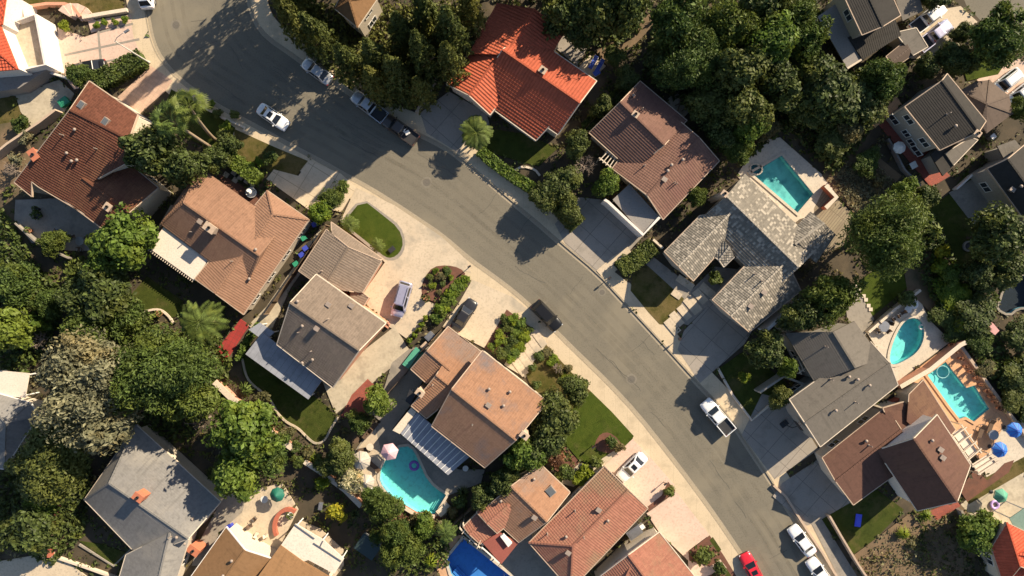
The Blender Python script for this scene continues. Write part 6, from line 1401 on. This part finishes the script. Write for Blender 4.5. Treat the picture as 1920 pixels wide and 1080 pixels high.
crate(775, 672, (3.0, 1.3, .5), 52, 'crumpled green tarpaulin over a boat shaped pile in the narrow yard', M_GREENP, flat('tarp_green', (.08, .32, .22), .6), 'tarpaulin_pile', 'tarpaulin'); crate(583, 459, (.8, .8, .8), 40, 'dark storage box between the bins', M_DARK); crate(806, 630, (1.2, .8, .6), 45, 'pale box of clutter at the top of the narrow yard', M_WHC, M_METAL); crate(797, 648, (1.0, .7, .6), 45, 'tan box of clutter in the narrow yard', M_TAN)
crate(691, 1023, (3.0, 2.4, .9), -35, 'dark spa tub with white rim at the bottom', M_WHC, flat('spa_cover', (.03, .05, .05), .4), 'spa_tub', 'spa tub'); crate(266, 400, (1.4, .9, .8), 60, 'pale framed dark box in the grey side yard', M_WHC, M_DARK); crate(1188, 995, (2.0, 1.2, 1.6), 35, 'grey shed box in the gap beside the salmon roof', M_METAL, M_METAL); crate(1178, 1024, (1.2, 1.0, 1.0), 35, 'brown cabinet in the gap beside the bottom edge roof', M_WICKER)
crate(122, 192, (1.3, 1.0, .7), 35, 'green covered box beside the red brown roof', M_GREENP, M_GREENP)
crate(735, 468, (.9, .6, .3), 40, 'dark utility box on the oval lawn', M_DARK); crate(602, 948, (1.0, .5, .45), 80, 'grey garden bench box on the shaded lawn', M_METAL)
p = [W(*q, 2.2) for q in ((1841, 578), (1846, 598), (1862, 606), (1874, 620), (1866, 628), (1850, 616), (1842, 610))]; o = thing('canvas_awning', 'pink canvas awning beside the garden pond', 'awning', (p[0].x, p[0].y, 0)); m = MB(); m.prism(p, 2.05, 2.2); m.build('canopy', flat('awning_pink', (.6, .3, .28), .8), o)
for q in (p[0], p[3], p[5]): m = MB(); m.box((q.x * .998, q.y * .99 - .2, 1.0), (.08, .08, 2.1)); m.build('post', M_WHITE, o)
p = W(1813, 462); o = thing('play_ring', 'faint round ring of stones on the shaded right lawn', 'fire pit', (p.x, p.y, .13)); m = MB(); R_ = lambda r, z: [(r * math.cos(2 * math.pi * j / 20), r * math.sin(2 * math.pi * j / 20), z) for j in range(20)]; m.grid([R_(.75, 0), R_(.75, .25), R_(.5, .25), R_(.5, 0)], True, False); local(m, 'ring', M_CONC_D, o); m = MB(); m.lathe((0, 0, 0), [(.48, 0), (.46, .08), (.1, .12)], 14); local(m, 'hearth', M_DARK, o)
p = W(543, 985); o = thing('brick_planter', 'round red brick wall beside the white patio cover', 'planter', (p.x, p.y, 0)); m = MB(); m.strip([p + Vector((1.9 * math.cos(a), 2.4 * math.sin(a), 0)) for a in (math.radians(60 + 150 * j / 10) for j in range(11))], .5, 0, .7); m.build('wall_body', W_RED, o)
p = W(473, 362); o = thing('garden_fountain', 'white tiered fountain in the dark entry court', 'fountain', (p.x, p.y, .12)); m = MB(); m.lathe((0, 0, 0), [(.7, 0), (.75, .4), (.65, .4), (.6, .2), (.15, .25), (.12, .9), (.4, 1.0), (.42, 1.1), (.1, 1.08), (.08, 1.5), (.2, 1.6), (.02, 1.65)], 16); local(m, 'basin', M_WHITE, o, True)
p = W(1272, 196); o = thing('garden_shed_frame', 'grey timber platform strewn with beams behind the pink brown roof', 'platform', (p.x, p.y, .13)); m = MB(); m.box((0, 0, .12), (2.6, 2.6, .2), -.7); local(m, 'platform', M_FLAG, o)
for a, b in (((-1, .8), (.4, 1.2)), ((-.6, -.3), (1, .4)), ((-.2, -1), (.2, .7)), ((.3, -1.1), (1.1, -.4))): m = MB(); m.bar((a[0], a[1], .35), (b[0], b[1], .5), .14, .14); local(m, 'beam', M_WOOD, o)
table(150, 452, .6, 'round table on the shaded patio at the left', M_METAL)
for x, y, a in ((138, 444, 20), (162, 446, 160), (150, 468, 270)): chair(x, y, a, 'garden chair round the table on the shaded left patio', M_WICKER, 'chairs of the shaded left patio')
pot(72, 404, .5, 'dark plant pot on the shaded left patio', M_DARK); pot(56, 432, .35, 'small plant pot at the corner of the shaded left patio', M_POT); pot(70, 392, .3, 'small dark pot close to the wall on the shaded left patio', M_DARK)
o = lounger(100, 440, 40, 'sun lounger on the shaded left patio', M_WICKER)
# ------------------------------------------------------------------ light, sky, camera
az, el = math.radians(40), math.radians(29)
sd = Vector((math.cos(az) * math.cos(el), math.sin(az) * math.cos(el), math.sin(el)))
L = bpy.data.lights.new('Sun', 'SUN'); L.energy = 5.0; L.angle = math.radians(.53); L.color = (1.0, .85, .63)
lo = bpy.data.objects.new('Sun', L); COL.objects.link(lo); lo.rotation_euler = sd.to_track_quat('Z', 'Y').to_euler()
w = bpy.data.worlds.new('World'); scn.world = w; w.use_nodes = True; t = w.node_tree; bg = t.nodes['Background']
sk = t.nodes.new('ShaderNodeTexSky'); sk.sky_type = 'NISHITA'; sk.sun_disc = False; sk.sun_elevation = el; sk.sun_rotation = math.pi / 2 - az; sk.air_density = 1.0; sk.dust_density = .6
t.links.new(sk.outputs[0], bg.inputs[0]); bg.inputs[1].default_value = .07
cam = bpy.data.cameras.new('Camera'); cam.sensor_width = 36; cam.lens = 36 * H / (1920 / S); cam.clip_end = 3000; cam.clip_start = .5
co = bpy.data.objects.new('Camera', cam); COL.objects.link(co); co.location = (0, 0, H); scn.camera = co
vs = scn.view_settings; vs.view_transform = 'Standard'; vs.look = 'None'; vs.gamma = 1; vs.use_curve_mapping = False; vs.exposure = EXPO
